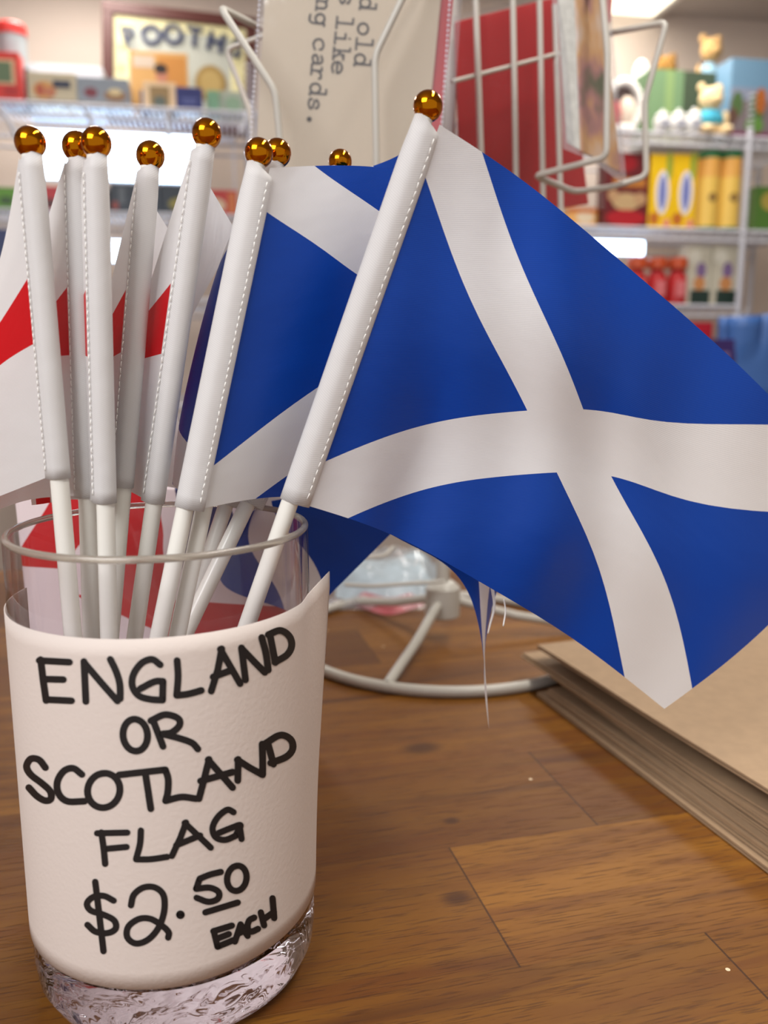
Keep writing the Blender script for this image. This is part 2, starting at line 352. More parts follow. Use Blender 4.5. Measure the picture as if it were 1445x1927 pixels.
# ------------------------------------------------------------------ counter (butcher-block wood)
def wood():
    m = bpy.data.materials.new('acacia_block_wood'); m.use_nodes = True; k = NT(m); b = k.N['Principled BSDF']
    tc = k.n('ShaderNodeTexCoord'); mp = k.n('ShaderNodeMapping'); mp.vector_type = 'POINT'
    mp.inputs['Rotation'].default_value = (0, 0, math.radians(-14.5)); k.L.new(tc.outputs['Object'], mp.inputs[0])
    sp = k.n('ShaderNodeSeparateXYZ'); k.L.new(mp.outputs[0], sp.inputs[0]); u, v = sp.outputs[0], sp.outputs[1]
    row = k.m('FLOOR', k.m('DIVIDE', k.m('SUBTRACT', v, 0.297), 0.0935))
    fr = k.m('SUBTRACT', k.m('DIVIDE', k.m('SUBTRACT', v, 0.297), 0.0935), row)
    ramp = k.n('ShaderNodeValToRGB'); cr = ramp.color_ramp; cr.interpolation = 'CONSTANT'
    offs = [.30, .10, .42, .21, .37, .2255, .136, .223, .05, .31, .17, .40, .26, .08, .33, .2]
    for i, o in enumerate(offs):
        e = cr.elements[0] if i == 0 else (cr.elements[1] if i == 1 else cr.elements.new(i / 16))
        e.position = i / 16; e.color = (o, o, o, 1)
    k.put(ramp.inputs[0], k.m('DIVIDE', k.m('ADD', row, 6.5), 16.0))
    uu = k.m('DIVIDE', k.m('SUBTRACT', u, ramp.outputs[0]), 0.46); brd = k.m('FLOOR', uu); fu = k.m('SUBTRACT', uu, brd)
    cmb = k.n('ShaderNodeCombineXYZ'); k.put(cmb.inputs[0], brd); k.put(cmb.inputs[1], row)
    wn = k.n('ShaderNodeTexWhiteNoise', noise_dimensions='2D'); k.L.new(cmb.outputs[0], wn.inputs['Vector'])
    # grain
    g = k.n('ShaderNodeCombineXYZ'); k.put(g.inputs[0], k.m('MULTIPLY', u, 5.0)); k.put(g.inputs[1], k.m('MULTIPLY', v, 60.0)); k.put(g.inputs[2], k.m('MULTIPLY', wn.outputs[0], 40.0))
    n1 = k.n('ShaderNodeTexNoise'); n1.inputs['Scale'].default_value = 1.0; n1.inputs['Detail'].default_value = 6; n1.inputs['Roughness'].default_value = 0.6; n1.inputs['Distortion'].default_value = 0.6; k.L.new(g.outputs[0], n1.inputs[0])
    g2 = k.n('ShaderNodeCombineXYZ'); k.put(g2.inputs[0], k.m('MULTIPLY', u, 60.0)); k.put(g2.inputs[1], k.m('MULTIPLY', v, 900.0)); k.put(g2.inputs[2], k.m('MULTIPLY', wn.outputs[0], 9.0))
    n2 = k.n('ShaderNodeTexNoise'); n2.inputs['Scale'].default_value = 1.0; n2.inputs['Detail'].default_value = 3; k.L.new(g2.outputs[0], n2.inputs[0])
    g3 = k.n('ShaderNodeCombineXYZ'); k.put(g3.inputs[0], k.m('MULTIPLY', u, 3.2)); k.put(g3.inputs[1], k.m('MULTIPLY', v, 26.0)); k.put(g3.inputs[2], k.m('MULTIPLY', wn.outputs[0], 77.0))
    n3 = k.n('ShaderNodeTexNoise'); n3.inputs['Scale'].default_value = 1.0; n3.inputs['Detail'].default_value = 4; n3.inputs['Distortion'].default_value = 1.2; k.L.new(g3.outputs[0], n3.inputs[0])
    base = k.mix(wn.outputs[0], lin((96, 58, 16)), lin((138, 90, 28)))
    r1 = k.n('ShaderNodeMapRange'); r1.inputs[1].default_value = 0.40; r1.inputs[2].default_value = 0.66; k.put(r1.inputs[0], n1.outputs[0])
    base = k.mix(k.m('MULTIPLY', r1.outputs[0], 0.7), base, lin((92, 48, 16)))
    r3 = k.n('ShaderNodeMapRange'); r3.inputs[1].default_value = 0.56; r3.inputs[2].default_value = 0.72; k.put(r3.inputs[0], n3.outputs[0])
    base = k.mix(k.m('MULTIPLY', r3.outputs[0], 0.7), base, lin((64, 34, 16)))
    r2 = k.n('ShaderNodeMapRange'); r2.inputs[1].default_value = 0.54; r2.inputs[2].default_value = 0.66; k.put(r2.inputs[0], n2.outputs[0])
    base = k.mix(k.m('MULTIPLY', r2.outputs[0], 0.6), base, lin((70, 38, 14)))
    # knots
    for (px, py, sz) in ((792, 1408, .011), (850, 1545, .004), (860, 1690, .006)):
        q = at_z(px, py, 0); a = math.radians(14.5)
        ku, kv = q.x * math.cos(a) + q.y * math.sin(a), -q.x * math.sin(a) + q.y * math.cos(a)
        du = k.m('DIVIDE', k.m('SUBTRACT', u, ku), sz * 1.5); dv = k.m('DIVIDE', k.m('SUBTRACT', v, kv), sz)
        dd = k.m('SQRT', k.m('ADD', k.m('MULTIPLY', du, du), k.m('MULTIPLY', dv, dv)))
        dd = k.m('ADD', dd, k.m('MULTIPLY', k.m('SUBTRACT', n1.outputs[0], 0.5), 1.2))
        mr = k.n('ShaderNodeMapRange', interpolation_type='SMOOTHSTEP'); mr.inputs[1].default_value = 0.25; mr.inputs[2].default_value = 1.1; mr.inputs[3].default_value = 0.75; mr.inputs[4].default_value = 0.0; k.put(mr.inputs[0], dd)
        base = k.mix(mr.outputs[0], base, lin((58, 30, 14)))
    # seams
    s1 = k.m('LESS_THAN', fr, 0.008); s2 = k.m('LESS_THAN', fu, 0.0022)
    base = k.mix(k.m('MULTIPLY', k.m('MAXIMUM', k.m('MULTIPLY', s1, 0.35), s2), 0.8), base, lin((52, 28, 12)))
    # pale chips in the varnish
    vo = k.n('ShaderNodeTexVoronoi'); vo.inputs['Scale'].default_value = 55.0; k.L.new(tc.outputs['Object'], vo.inputs['Vector'])
    wn2 = k.n('ShaderNodeSeparateColor'); k.L.new(vo.outputs['Color'], wn2.inputs[0])
    ch = k.m('MULTIPLY', k.m('LESS_THAN', vo.outputs['Distance'], 0.06), k.m('GREATER_THAN', wn2.outputs[0], 0.90))
    base = k.mix(ch, base, lin((226, 205, 170)))
    k.put(b.inputs['Base Color'], base)
    b.inputs['Roughness'].default_value = 0.5; b.inputs['Specular IOR Level'].default_value = 0.22
    bp = k.n('ShaderNodeBump'); bp.inputs['Strength'].default_value = 0.25; bp.inputs['Distance'].default_value = 0.0006
    k.put(bp.inputs['Height'], k.m('SUBTRACT', 1.0, r2.outputs[0])); k.L.new(bp.outputs[0], b.inputs['Normal'])
    return m
ct = empty('counter', (0, 0.45, -0.95), 'wood-block shop counter with dark grain, under the vase and bags', 'counter')
b = MB(); b.box(-1.3, 1.3, -0.30, 1.02, -0.045, 0.0, None)
o = b.build('worktop', wood(), ct, False); o.matrix_parent_inverse = Matrix.Translation((0, -0.45, 0.95)); o.location = (0, 0, 0)
b = MB(); b.box(-1.25, 1.25, -0.25, 0.97, -0.95, -0.045)
o = b.build('counter_cabinet', mat('counter_laminate', (150, 140, 130), 0.5), ct, False); o.matrix_parent_inverse = Matrix.Translation((0, -0.45, 0.95))

# ================================================================== VASE WITH PAPER SIGN
VC = Vector((-0.0882, 0.3304, 0)); VR = 0.058; VH = 0.1895
vase = empty('glass_vase', VC, 'round clear glass vase with a handwritten paper sign, holding the hand flags', 'vase')
prof = [(0.0005, 0.0015), (0.044, 0.0), (0.050, 0.0012), (0.0545, 0.0045), (0.0572, 0.010), (VR, 0.018), (VR, VH - .0013), (VR - .0005, VH - .0003), (VR - .0013, VH), (VR - .0021, VH - .0003), (VR - .0026, VH - .0013),
        (VR - .0026, 0.034), (VR - .005, 0.0265), (0.045, 0.0235), (0.0005, 0.0225)]
b = MB(); b.lathe(prof, n=128); b.build('glass_body', glassm('clear_glass', (0.985, 0.975, 0.985), bump=0.35, bscale=38), vase)
b = MB(); rr_, rz_ = VR - .0013, VH - .0009
b.tube([(rr_ * math.cos(a * math.pi / 64), rr_ * math.sin(a * math.pi / 64), rz_) for a in range(128)], .00135, closed=True, n=12)
o = b.build('ground_rim', mat('ground_glass_edge', (212, 204, 190), 0.2, trans=0.75, spec=0.6), vase); o['label'] = 'pale polished rim'
FAC = math.atan2(-VC.y, -VC.x)     # direction from the vase to the viewer's side of the counter
PR = VR + 0.0009
def paper_pt(th, z):
    """th: degrees round the vase from the front, positive to the right"""
    lift = 68.0
    flare = max(0.0, min(1.0, (z - 0.03) / 0.13))
    r = PR
    if th <= lift:
        a = FAC + math.radians(th); return Vector((VC.x + r * math.cos(a), VC.y + r * math.sin(a), z))
    a = FAC + math.radians(lift); s = math.radians(th - lift) * r
    tx, ty = -math.sin(a), math.cos(a); nx, ny = math.cos(a), math.sin(a)
    curl = 0.55 * s * s / r * (1 - flare)       # hugs the glass lower down, stands off at the top
    out = flare * 0.16 * s
    return Vector((VC.x + r * nx + tx * s + nx * (out - curl), VC.y + r * ny + ty * s + ny * (out - curl), z))
b = MB(); NT_, NZ = 70, 20; T0, T1 = -112.0, 92.0
for sd in (0, 1):
    vs_ = []
    for i in range(NT_ + 1):
        th = T0 + (T1 - T0) * i / NT_
        ex = max(0.0, (th - 60) / 32.0)
        z0 = 0.0305 + 0.004 * max(0, th) / 90; z1 = 0.1620 + 0.0045 * ex
        for j in range(NZ + 1):
            z = z0 + (z1 - z0) * j / NZ; p = paper_pt(th, z)
            if sd: p = p + Vector((p.x - VC.x, p.y - VC.y, 0)).normalized() * -0.0004
            vs_.append(p - VC)
    fs_ = [(i * (NZ + 1) + j, (i + 1) * (NZ + 1) + j, (i + 1) * (NZ + 1) + j + 1, i * (NZ + 1) + j + 1) for i in range(NT_) for j in range(NZ)]
    if sd: fs_ = [f[::-1] for f in fs_]
    b.add(vs_, fs_)
n1_ = (NT_ + 1) * (NZ + 1)
edge = [i * (NZ + 1) for i in range(NT_ + 1)] + [NT_ * (NZ + 1) + j for j in range(1, NZ + 1)] + [i * (NZ + 1) + NZ for i in range(NT_ - 1, -1, -1)] + [j for j in range(NZ - 1, 0, -1)]
for i in range(len(edge)):
    a, c = edge[i], edge[(i + 1) % len(edge)]; b.f.append([a, a + n1_, c + n1_, c]); b.mi.append(0)
sign = b.build('paper_sign', M_PAPER, vase, 'all'); sign['label'] = 'off-white paper sign with black handwriting'
def on_paper(px, py):
    r = ray(px, py); ro = PR + 0.00018
    a = r.x ** 2 + r.y ** 2; bb = 2 * (r.x * (CAM.x - VC.x) + r.y * (CAM.y - VC.y)); c = (CAM.x - VC.x) ** 2 + (CAM.y - VC.y) ** 2 - ro * ro
    t = (-bb - math.sqrt(max(0, bb * bb - 4 * a * c))) / (2 * a)
    return CAM + r * t - VC
def el(cx, cy, rx, ry, rot=0, a0=0, a1=360, n=18):
    out = []
    for i in range(n + 1):
        a = math.radians(a0 + (a1 - a0) * i / n); x, y = rx * math.cos(a), ry * math.sin(a); r = math.radians(rot)
        out.append((cx + x * math.cos(r) - y * math.sin(r), cy + x * math.sin(r) + y * math.cos(r)))
    return out
S1 = [ # strokes of the upper half of the sign, S = smooth curve, L = straight
 ('L', [(172, 206), (182, 290), (195, 380)]), ('L', [(166, 210), (294, 217)]), ('L', [(188, 289), (268, 291)]), ('L', [(195, 376), (303, 381)]),
 ('L', [(356, 214), (364, 384)]), ('L', [(356, 218), (430, 305), (498, 382)]), ('S', [(468, 205), (492, 255), (508, 310), (510, 372)]),
 ('S', [(680, 228), (645, 205), (600, 222), (566, 270), (562, 320), (590, 360), (640, 375), (690, 378)]), ('L', [(690, 378), (692, 298)]), ('S', [(692, 298), (655, 300), (595, 330)]),
 ('S', [(752, 210), (756, 280), (750, 358)]), ('S', [(750, 358), (800, 352), (855, 337)]),
 ('L', [(897, 340), (925, 250), (942, 160)]), ('L', [(936, 162), (1020, 308)]), ('L', [(905, 280), (985, 250)]),
 ('L', [(1026, 156), (1043, 292)]), ('L', [(1026, 158), (1080, 215), (1125, 260)]), ('S', [(1112, 112), (1130, 180), (1140, 250)]),
 ('L', [(1148, 105), (1170, 218)]), ('S', [(1140, 100), (1190, 82), (1228, 105), (1240, 145), (1220, 185), (1168, 217)]),
 ('S', el(574, 527, 52, 68, -6, -70, 300)),
 ('L', [(650, 465), (692, 575)]), ('S', [(640, 466), (700, 440), (755, 455), (762, 485), (730, 515), (690, 522)]), ('S', [(690, 522), (760, 540), (815, 560), (840, 586)]),
 ('S', [(192, 665), (165, 632), (130, 628), (112, 660), (130, 695), (175, 730), (212, 765), (215, 798), (190, 805), (155, 785), (122, 750)]),
 ('S', [(347, 694), (310, 668), (270, 680), (243, 725), (248, 775), (285, 808), (358, 808)]),
 ('S', el(440, 762, 68, 74, 20, -120, 245)),
 ('L', [(505, 696), (702, 674)]), ('L', [(617, 690), (628, 760), (640, 840)]),
 ('S', [(702, 674), (714, 715), (712, 770), (703, 806)]), ('S', [(703, 806), (770, 790), (832, 797)]),
 ('L', [(845, 797), (868, 710), (888, 630)]), ('L', [(884, 632), (988, 750)]), ('L', [(852, 722), (988, 684)]),
 ('L', [(1012, 630), (1010, 720)]), ('L', [(1008, 632), (1060, 665), (1115, 695)]), ('S', [(1114, 565), (1116, 630), (1116, 695)]),
 ('L', [(1138, 560), (1162, 650)]), ('S', [(1128, 562), (1190, 527), (1235, 545), (1244, 585), (1215, 620), (1150, 645)]),
]
S2 = [ # lower half
 ('L', [(430, 150), (440, 220), (446, 284)]), ('L', [(412, 154), (540, 151)]), ('L', [(440, 221), (537, 212)]),
 ('S', [(598, 142), (594, 200), (578, 262)]), ('S', [(578, 265), (640, 264), (710, 254)]),
 ('L', [(730, 250), (765, 175), (790, 108)]), ('L', [(784, 110), (895, 215)]), ('L', [(748, 205), (850, 163)]),
 ('S', [(992, 64), (965, 54), (925, 85), (903, 130), (915, 170), (955, 182), (1000, 165)]), ('S', [(1000, 165), (1022, 120), (985, 130), (930, 152)]), ('L', [(1018, 122), (1026, 178)]),
 ('S', [(482, 440), (440, 420), (395, 425), (369, 452), (385, 482), (440, 500), (485, 525), (490, 560), (455, 578), (405, 572), (371, 543)]), ('L', [(404, 360), (422, 510), (439, 655)]),
 ('S', [(556, 460), (568, 415), (610, 384), (660, 385), (695, 420), (696, 490), (670, 560), (625, 608), (575, 622), (540, 595), (545, 550), (590, 518), (640, 518), (690, 548), (716, 575), (714, 597)]),
 ('S', el(766, 500, 5, 5)),
 ('S', [(938, 318), (890, 330), (848, 347)]), ('L', [(848, 347), (833, 390)]), ('S', [(833, 390), (890, 385), (928, 403), (925, 432), (885, 445), (835, 428)]),
 ('S', el(1006, 345, 41, 54, 10, -110, 255)), ('L', [(872, 490), (1010, 448)]),
 ('L', [(908, 570), (924, 636)]), ('L', [(906, 570), (985, 546)]), ('L', [(916, 604), (972, 582)]), ('L', [(924, 636), (998, 605)]),
 ('L', [(998, 614), (1022, 541), (1052, 590)]), ('L', [(1008, 582), (1046, 564)]),
 ('S', [(1080, 512), (1058, 525), (1052, 555), (1066, 572), (1096, 560)]),
 ('L', [(1108, 490), (1122, 545)]), ('L', [(1158, 430), (1165, 514)]), ('L', [(1116, 522), (1164, 488)]),
]
b = MB()
for S, oy, wd, lo in ((S1, 1150, 13.0, None), (S2, 1500, 12.0, None)):
    for kind, pts in S:
        pts = [(p[0] * 640 / 1445, p[1] * 640 / 1445 + oy) for p in pts]
        ribbon(b, smooth_path(pts, 6) if kind == 'S' else pts, wd, on_paper)
o = b.build('handwriting', M_INK, sign, False); o['label'] = 'black marker lettering'

# ================================================================== HAND FLAGS
def lerp(a, b, t): return a + (b - a) * t
def proj_y(p):
    d = p - CAM; f = Vector((0, CP, -SP)); u = Vector((0, SP, CP)); return 963.5 - F_PX * d.dot(u) / d.dot(f)
def hoist_len(foot, P, L, py):
    lo, hi = 0.0, L
    for _ in range(40):
        m_ = (lo + hi) / 2
        if proj_y(foot + P(m_)) < py: lo = m_
        else: hi = m_
    return lo
def hand_flag(spec):
    top, bot = at(*spec['ball'], spec['yt']), at(*spec['low'], spec['yb'])
    ax = (top - bot).normalized()
    # run the pole down to the foot of the vase
    zf = spec.get('zf', 0.026)
    t = (zf - top.z) / (-ax.z); foot = top - ax * t
    e = empty('hand_flag', foot, spec['label'], 'flag', spec['group'])
    L = (top - foot).length
    P = lambda s: ax * (L - s)          # s metres below the ball centre, local
    q = MB(); q.tube([P(L - .0005), P(L / 2), P(0.004)], 0.0034, n=20); q.build('pole', M_POLE, e)
    q = MB(); q.ball(P(0) , 0.0054, 0.0054, 0.0056, nu=28, nv=18)
    fin = q.build('ball_finial', M_GOLD, e, 'all'); fin['label'] = 'shiny gold ball finial'
    h0, h1 = 0.0046, hoist_len(foot, P, L, spec['end'])       # hoist from h0 to h1 below ball
    right = Vector((0, -1, 0)).cross(ax).normalized() * -1
    right = ax.cross(Vector((0, 1, 0))).normalized() * (1 if ax.cross(Vector((0, 1, 0))).x > 0 else -1)
    fwd = right.cross(ax).normalized()
    if fwd.y > 0: fwd = -fwd
    side = spec.get('side', 1); hw = spec.get('hw', 0.0058); cx = side * (hw - 0.0042)
    # flag cloth
    us, vv = spec['us'], spec['vv']; H = len(vv)
    grid = np.zeros((H, len(us), 3))
    for i, v in enumerate(vv):
        s = lerp(h0, h1, v); grid[i, 0] = foot + P(s) + right * side * spec.get('seam', hw * 0.9) + fwd * spec.get('sf', 0.0005)
        for j in range(1, len(us)):
            g = spec['grid'][i][j - 1]; grid[i, j] = at(g[0], g[1], g[2])
    NU, NV = spec.get('nu', 56), 30
    wav = spec.get('wave')
    uu = np.linspace(0, 1, NU + 1); vt = np.linspace(0, 1, NV + 1)
    G = cspline(vv, grid, vt)                                  # (NV+1, k, 3)
    G = np.swapaxes(G, 0, 1); G = np.array([[[np.interp(x, us, G[:, j, c]) for c in range(3)] for j in range(NV + 1)] for x in uu]) if spec.get('lin') else cspline(us, G, uu)                  # (NU+1, NV+1, 3)
    if wav:
        for i in range(NU + 1):
            for j in range(NV + 1):
                a_, u_, v_ = 0, uu[i], vt[j]; p_ = Vector(G[i, j]); env = min(1, u_ * 5)
                d_ = sum(A0 * math.sin(2 * math.pi * (fu * u_ + fv * v_ + ph)) for (A0, fu, fv, ph) in wav) * env
                G[i, j] = CAM + (p_ - CAM) * (1 + d_ / (p_ - CAM).length)
    q = MB(); verts = [Vector(G[i, j]) - foot for i in range(NU + 1) for j in range(NV + 1)]
    q.add(verts, [(i * (NV + 1) + j, i * (NV + 1) + j + 1, (i + 1) * (NV + 1) + j + 1, (i + 1) * (NV + 1) + j) for i in range(NU) for j in range(NV)])
    cl = q.build('flag_cloth', spec['mat'], e, 'all')
    uvl = cl.data.uv_layers.new(name='uv')
    for lp in cl.data.loops:
        i, j = divmod(lp.vertex_index, NV + 1); uvl.data[lp.index].uv = (uu[i], vt[j])
    cl['label'] = spec['cloth']
    # sleeve: flattened hem round the pole
    q = MB(); ns, nr = 26, 28; vs_ = []; ru = []
    for i in range(ns + 1):
        s = lerp(h0, h1 + 0.0006, i / ns); tap = 1.0 if i > 2 else (0.88 + 0.05 * i)
        for k in range(nr):
            a = 2 * math.pi * k / nr; x = math.cos(a) * hw * tap + cx; y = math.sin(a) * 0.0041 * (1 - 0.35 * max(0, math.cos(a) * side))
            lean = -0.0012 * math.cos(a) * side if i == 0 else 0
            vs_.append(P(s - lean * 0) + right * x + fwd * y - ax * (0.5 * x * side if i == 0 else 0)); ru.append((k / nr * 0.16, i / ns))
    fs_ = [(i * nr + k, i * nr + (k + 1) % nr, (i + 1) * nr + (k + 1) % nr, (i + 1) * nr + k) for i in range(ns) for k in range(nr)]
    q.add(vs_, fs_); sl = q.build('hem_sleeve', M_SLEEVE, cl, True); sl['label'] = 'white twill hem sleeve'
    uvl = sl.data.uv_layers.new(name='uv')
    for lp in sl.data.loops: uvl.data[lp.index].uv = ru[lp.vertex_index]
    so = sl.modifiers.new('solid', 'SOLIDIFY'); so.thickness = 0.0003
    # stitching
    q = MB(); k = 44; xs = cx + side * hw * 0.72
    for i in range(k):
        s0 = lerp(h0 + .006, h1 - .002, i / k); s1 = s0 + (h1 - h0) / k * 0.72
        jx = random.uniform(-.00015, .00015)
        q.tube([P(s0) + right * (xs + jx) + fwd * 0.0028, P((s0 + s1) / 2) + right * (xs) + fwd * 0.0031, P(s1) + right * (xs - jx) + fwd * 0.0028], 0.00018, n=6)
    st = q.build('stitching', M_THREAD, cl, 'all')
    return e

V5 = (0, .25, .5, .75, 1)
U5 = (0, .25, .5, .75, 1)
GE, GS = 'small England hand flags in the glass vase', 'small Scotland hand flags in the glass vase'
CE = 'white cloth with a red upright cross'; CS = 'blue cloth with a white diagonal cross'
flags = []
# --- the big Scotland flag in front
A = {'ball': (805, 200), 'low': (468, 1167), 'yt': 0.33, 'yb': 0.3252, 'end': 940, 'hw': .0060, 'side': 1, 'mat': M_SCOT, 'group': GS, 'cloth': CS, 'us': U5, 'vv': V5, 'nu': 90, 'wave': ((.0030, 2.1, -.5, .1), (.0016, 4.3, -1.2, .35)), 'seam': .0062,
     'label': 'largest Scotland hand flag, front right, blue cloth spread open towards the right edge',
     'grid': [
        [(1000, 352, .352), (1190, 510, .372), (1395, 692, .396), (1590, 895, .42)],
        [(942, 556, .343), (1130, 690, .358), (1288, 876, .384), (1545, 1050, .41)],
        [(893, 712, .345), (1072, 830, .364), (1250, 985, .378), (1462, 1160, .405)],
        [(832, 852, .350), (1012, 962, .358), (1192, 1082, .374), (1362, 1250, .40)],
        [(745, 1010, .345), (915, 1102, .357), (1085, 1207, .376), (1250, 1334, .395)]]}
# --- second Scotland flag
B = {'ball': (487, 288), 'low': (300, 1190), 'yt': 0.338, 'yb': 0.3178, 'end': 953, 'hw': .0058, 'side': 1, 'mat': M_SCOT, 'group': GS, 'cloth': CS, 'us': U5, 'vv': V5, 'nu': 80, 'wave': ((.0016, 2.4, .4, .3),),
     'label': 'Scotland hand flag just left of the largest one, its blue cloth passing behind that pole',
     'grid': [
        [(690, 313, .365), (870, 352, .390), (1000, 460, .410), (1100, 600, .43)],
        [(700, 455, .362), (890, 480, .388), (1000, 600, .408), (1080, 740, .43)],
        [(665, 610, .360), (905, 600, .388), (990, 760, .408), (1020, 900, .425)],
        [(640, 766, .360), (830, 835, .384), (920, 970, .40), (922, 1160, .414)],
        [(590, 940, .360), (760, 1019, .380), (884, 1122, .395), (920, 1372, .412)]]}
# --- third: bulges out at the left of the second's pole
C = {'ball': (522, 288), 'low': (335, 1190), 'yt': 0.352, 'yb': 0.326, 'end': 946, 'hw': .0056, 'side': -1, 'mat': M_SCOT, 'group': GS, 'cloth': CS, 'us': (0, .15, .4, .7, 1), 'vv': V5, 'seam': .004,
     'label': 'Scotland hand flag bulging out left behind the second blue flag, gold ball half hidden',
     'grid': [
        [(478, 345, .362), (560, 345, .382), (680, 340, .392), (760, 400, .402)],
        [(410, 505, .364), (540, 500, .384), (680, 520, .394), (760, 600, .402)],
        [(362, 680, .364), (520, 680, .384), (660, 700, .394), (740, 750, .402)],
        [(336, 805, .364), (500, 800, .382), (630, 830, .392), (720, 870, .402)],
        [(325, 908, .362), (470, 925, .378), (600, 928, .388), (700, 930, .402)]]}
D = {'ball': (640, 304), 'low': (373, 1107), 'yt': 0.4149, 'yb': 0.3656, 'zf': .055, 'end': 948, 'hw': .0056, 'side': 1, 'mat': M_SCOT, 'group': GS, 'cloth': CS, 'us': U5, 'vv': V5,
     'label': 'Scotland hand flag at the back whose gold ball peeps over the second blue flag',
     'grid': [
        [(750, 292, .42), (815, 272, .43), (900, 360, .44), (980, 470, .45)],
        [(730, 430, .42), (800, 430, .432), (890, 520, .44), (960, 620, .45)],
        [(690, 600, .415), (790, 610, .432), (870, 690, .44), (930, 760, .45)],
        [(640, 770, .41), (740, 790, .43), (830, 850, .44), (890, 900, .45)],
        [(560, 925, .405), (660, 935, .425), (760, 960, .435), (840, 1000, .445)]]}
E = {'ball': (789, 276), 'low': (360, 1168), 'yt': 0.4279, 'yb': 0.3405, 'zf': .055, 'end': 946, 'hw': .0056, 'side': 1, 'mat': M_SCOT, 'group': GS, 'cloth': CS, 'us': (0, .3, .6, .8, 1), 'vv': (0, .35, .7, 1), 'sf': .001,
     'label': 'rearmost Scotland hand flag, dark blue corner hanging below and right of the vase rim',
     'grid': [
        [(740, 520, .436), (640, 740, .438), (750, 815, .440), (850, 890, .446)],
        [(650, 720, .436), (540, 880, .436), (650, 935, .440), (760, 980, .446)],
        [(520, 900, .434), (470, 1010, .434), (570, 1040, .438), (670, 1070, .444)],
        [(440, 1000, .432), (420, 1100, .432), (500, 1135, .436), (576, 1164, .442)]]}
E1 = {'ball': (57, 268), 'low': (137, 1193), 'yt': 0.318, 'yb': 0.3164, 'end': 897, 'hw': .0047, 'side': -1, 'mat': M_ENG, 'group': GE, 'cloth': CE, 'us': (0, .22, .45, .7, 1), 'vv': V5, 'seam': .0042,
     'label': 'leftmost England hand flag, its white and red cloth running off the left edge',
     'grid': [
        [(-18, 540, .332), (-120, 700, .335), (-170, 800, .350), (-100, 840, .365)],
        [(-25, 620, .330), (-130, 770, .333), (-175, 850, .352), (-100, 880, .367)],
        [(-30, 690, .328), (-138, 830, .331), (-180, 900, .352), (-100, 920, .367)],
        [(-30, 800, .330), (-140, 900, .333), (-180, 950, .352), (-100, 960, .367)],
        [(-30, 945, .334), (-140, 985, .336), (-180, 1005, .352), (-100, 1010, .365)]]}
E2 = {'ball': (145, 276), 'low': (172, 1193), 'yt': 0.3305, 'yb': 0.3282, 'end': 933, 'hw': .0047, 'side': -1, 'mat': M_ENG, 'group': GE, 'cloth': CE, 'us': (0, .16, .4, .7, 1), 'vv': V5, 'seam': .0042,
     'label': 'England hand flag second from the left, just left of the closely paired pole',
     'grid': [
        [(78, 455, .342), (10, 680, .348), (-60, 760, .360), (40, 700, .370)],
        [(75, 590, .341), (5, 740, .346), (-70, 820, .360), (40, 760, .372)],
        [(72, 655, .340), (0, 790, .345), (-75, 870, .360), (40, 820, .372)],
        [(72, 800, .341), (-5, 870, .346), (-80, 920, .360), (40, 890, .372)],
        [(70, 938, .342), (-5, 960, .348), (-80, 985, .360), (40, 940, .370)]]}
E3 = {'ball': (181, 269), 'low': (205, 1193), 'yt': 0.321, 'yb': 0.3232, 'end': 943, 'hw': .0047, 'side': -1, 'mat': M_ENG, 'group': GE, 'cloth': CE, 'us': (0, .14, .4, .7, 1), 'vv': V5, 'seam': .0044,
     'label': 'England hand flag third from the left, its gold ball touching the one to its left',
     'grid': [
        [(140, 470, .341), (100, 700, .356), (60, 760, .368), (130, 600, .380)],
        [(140, 590, .340), (98, 740, .355), (58, 800, .368), (130, 680, .382)],
        [(140, 640, .339), (96, 790, .354), (56, 850, .368), (130, 760, .382)],
        [(140, 800, .340), (96, 870, .355), (56, 900, .368), (130, 860, .382)],
        [(140, 940, .341), (100, 945, .356), (60, 950, .368), (130, 935, .380)]]}
E4 = {'ball': (283, 293), 'low': (209, 1190), 'yt': 0.345, 'yb': 0.3378, 'end': 914, 'hw': .0047, 'side': -1, 'mat': M_ENG, 'group': GE, 'cloth': CE, 'us': (0, .2, .42, .7, 1), 'vv': V5, 'seam': .0040, 'lin': 1,
     'label': 'England hand flag fourth from the left, its pole leaning behind the third pole',
     'grid': [
        [(208, 535, .356), (190, 620, .374), (287, 383, .388), (345, 478, .394)],
        [(200, 605, .355), (180, 680, .374), (270, 560, .390), (330, 600, .396)],
        [(194, 650, .354), (176, 740, .374), (262, 690, .390), (320, 720, .396)],
        [(188, 800, .355), (172, 850, .374), (255, 820, .390), (310, 830, .396)],
        [(182, 928, .356), (170, 930, .374), (245, 918, .388), (300, 920, .394)]]}
E5 = {'ball': (389, 252), 'low': (255, 1190), 'yt': 0.3339, 'yb': 0.3414, 'end': 942, 'hw': .0048, 'side': -1, 'mat': M_ENG, 'group': GE, 'cloth': CE, 'us': (0, .2, .42, .7, 1), 'vv': V5, 'seam': .0040, 'lin': 1,
     'label': 'England hand flag fifth from the left, nearest to the blue Scotland flags',
     'grid': [
        [(272, 565, .362), (262, 640, .377), (394, 350, .398), (445, 437, .404)],
        [(258, 605, .361), (250, 690, .378), (376, 500, .398), (396, 530, .404)],
        [(250, 650, .360), (244, 740, .378), (318, 690, .398), (325, 700, .404)],
        [(242, 790, .360), (238, 830, .376), (320, 830, .396), (350, 840, .402)],
        [(236, 920, .358), (236, 926, .374), (310, 915, .394), (340, 920, .400)]]}
for sp_ in (E1, E2, E3, E4, E5, A, B, C, D, E): hand_flag(sp_)

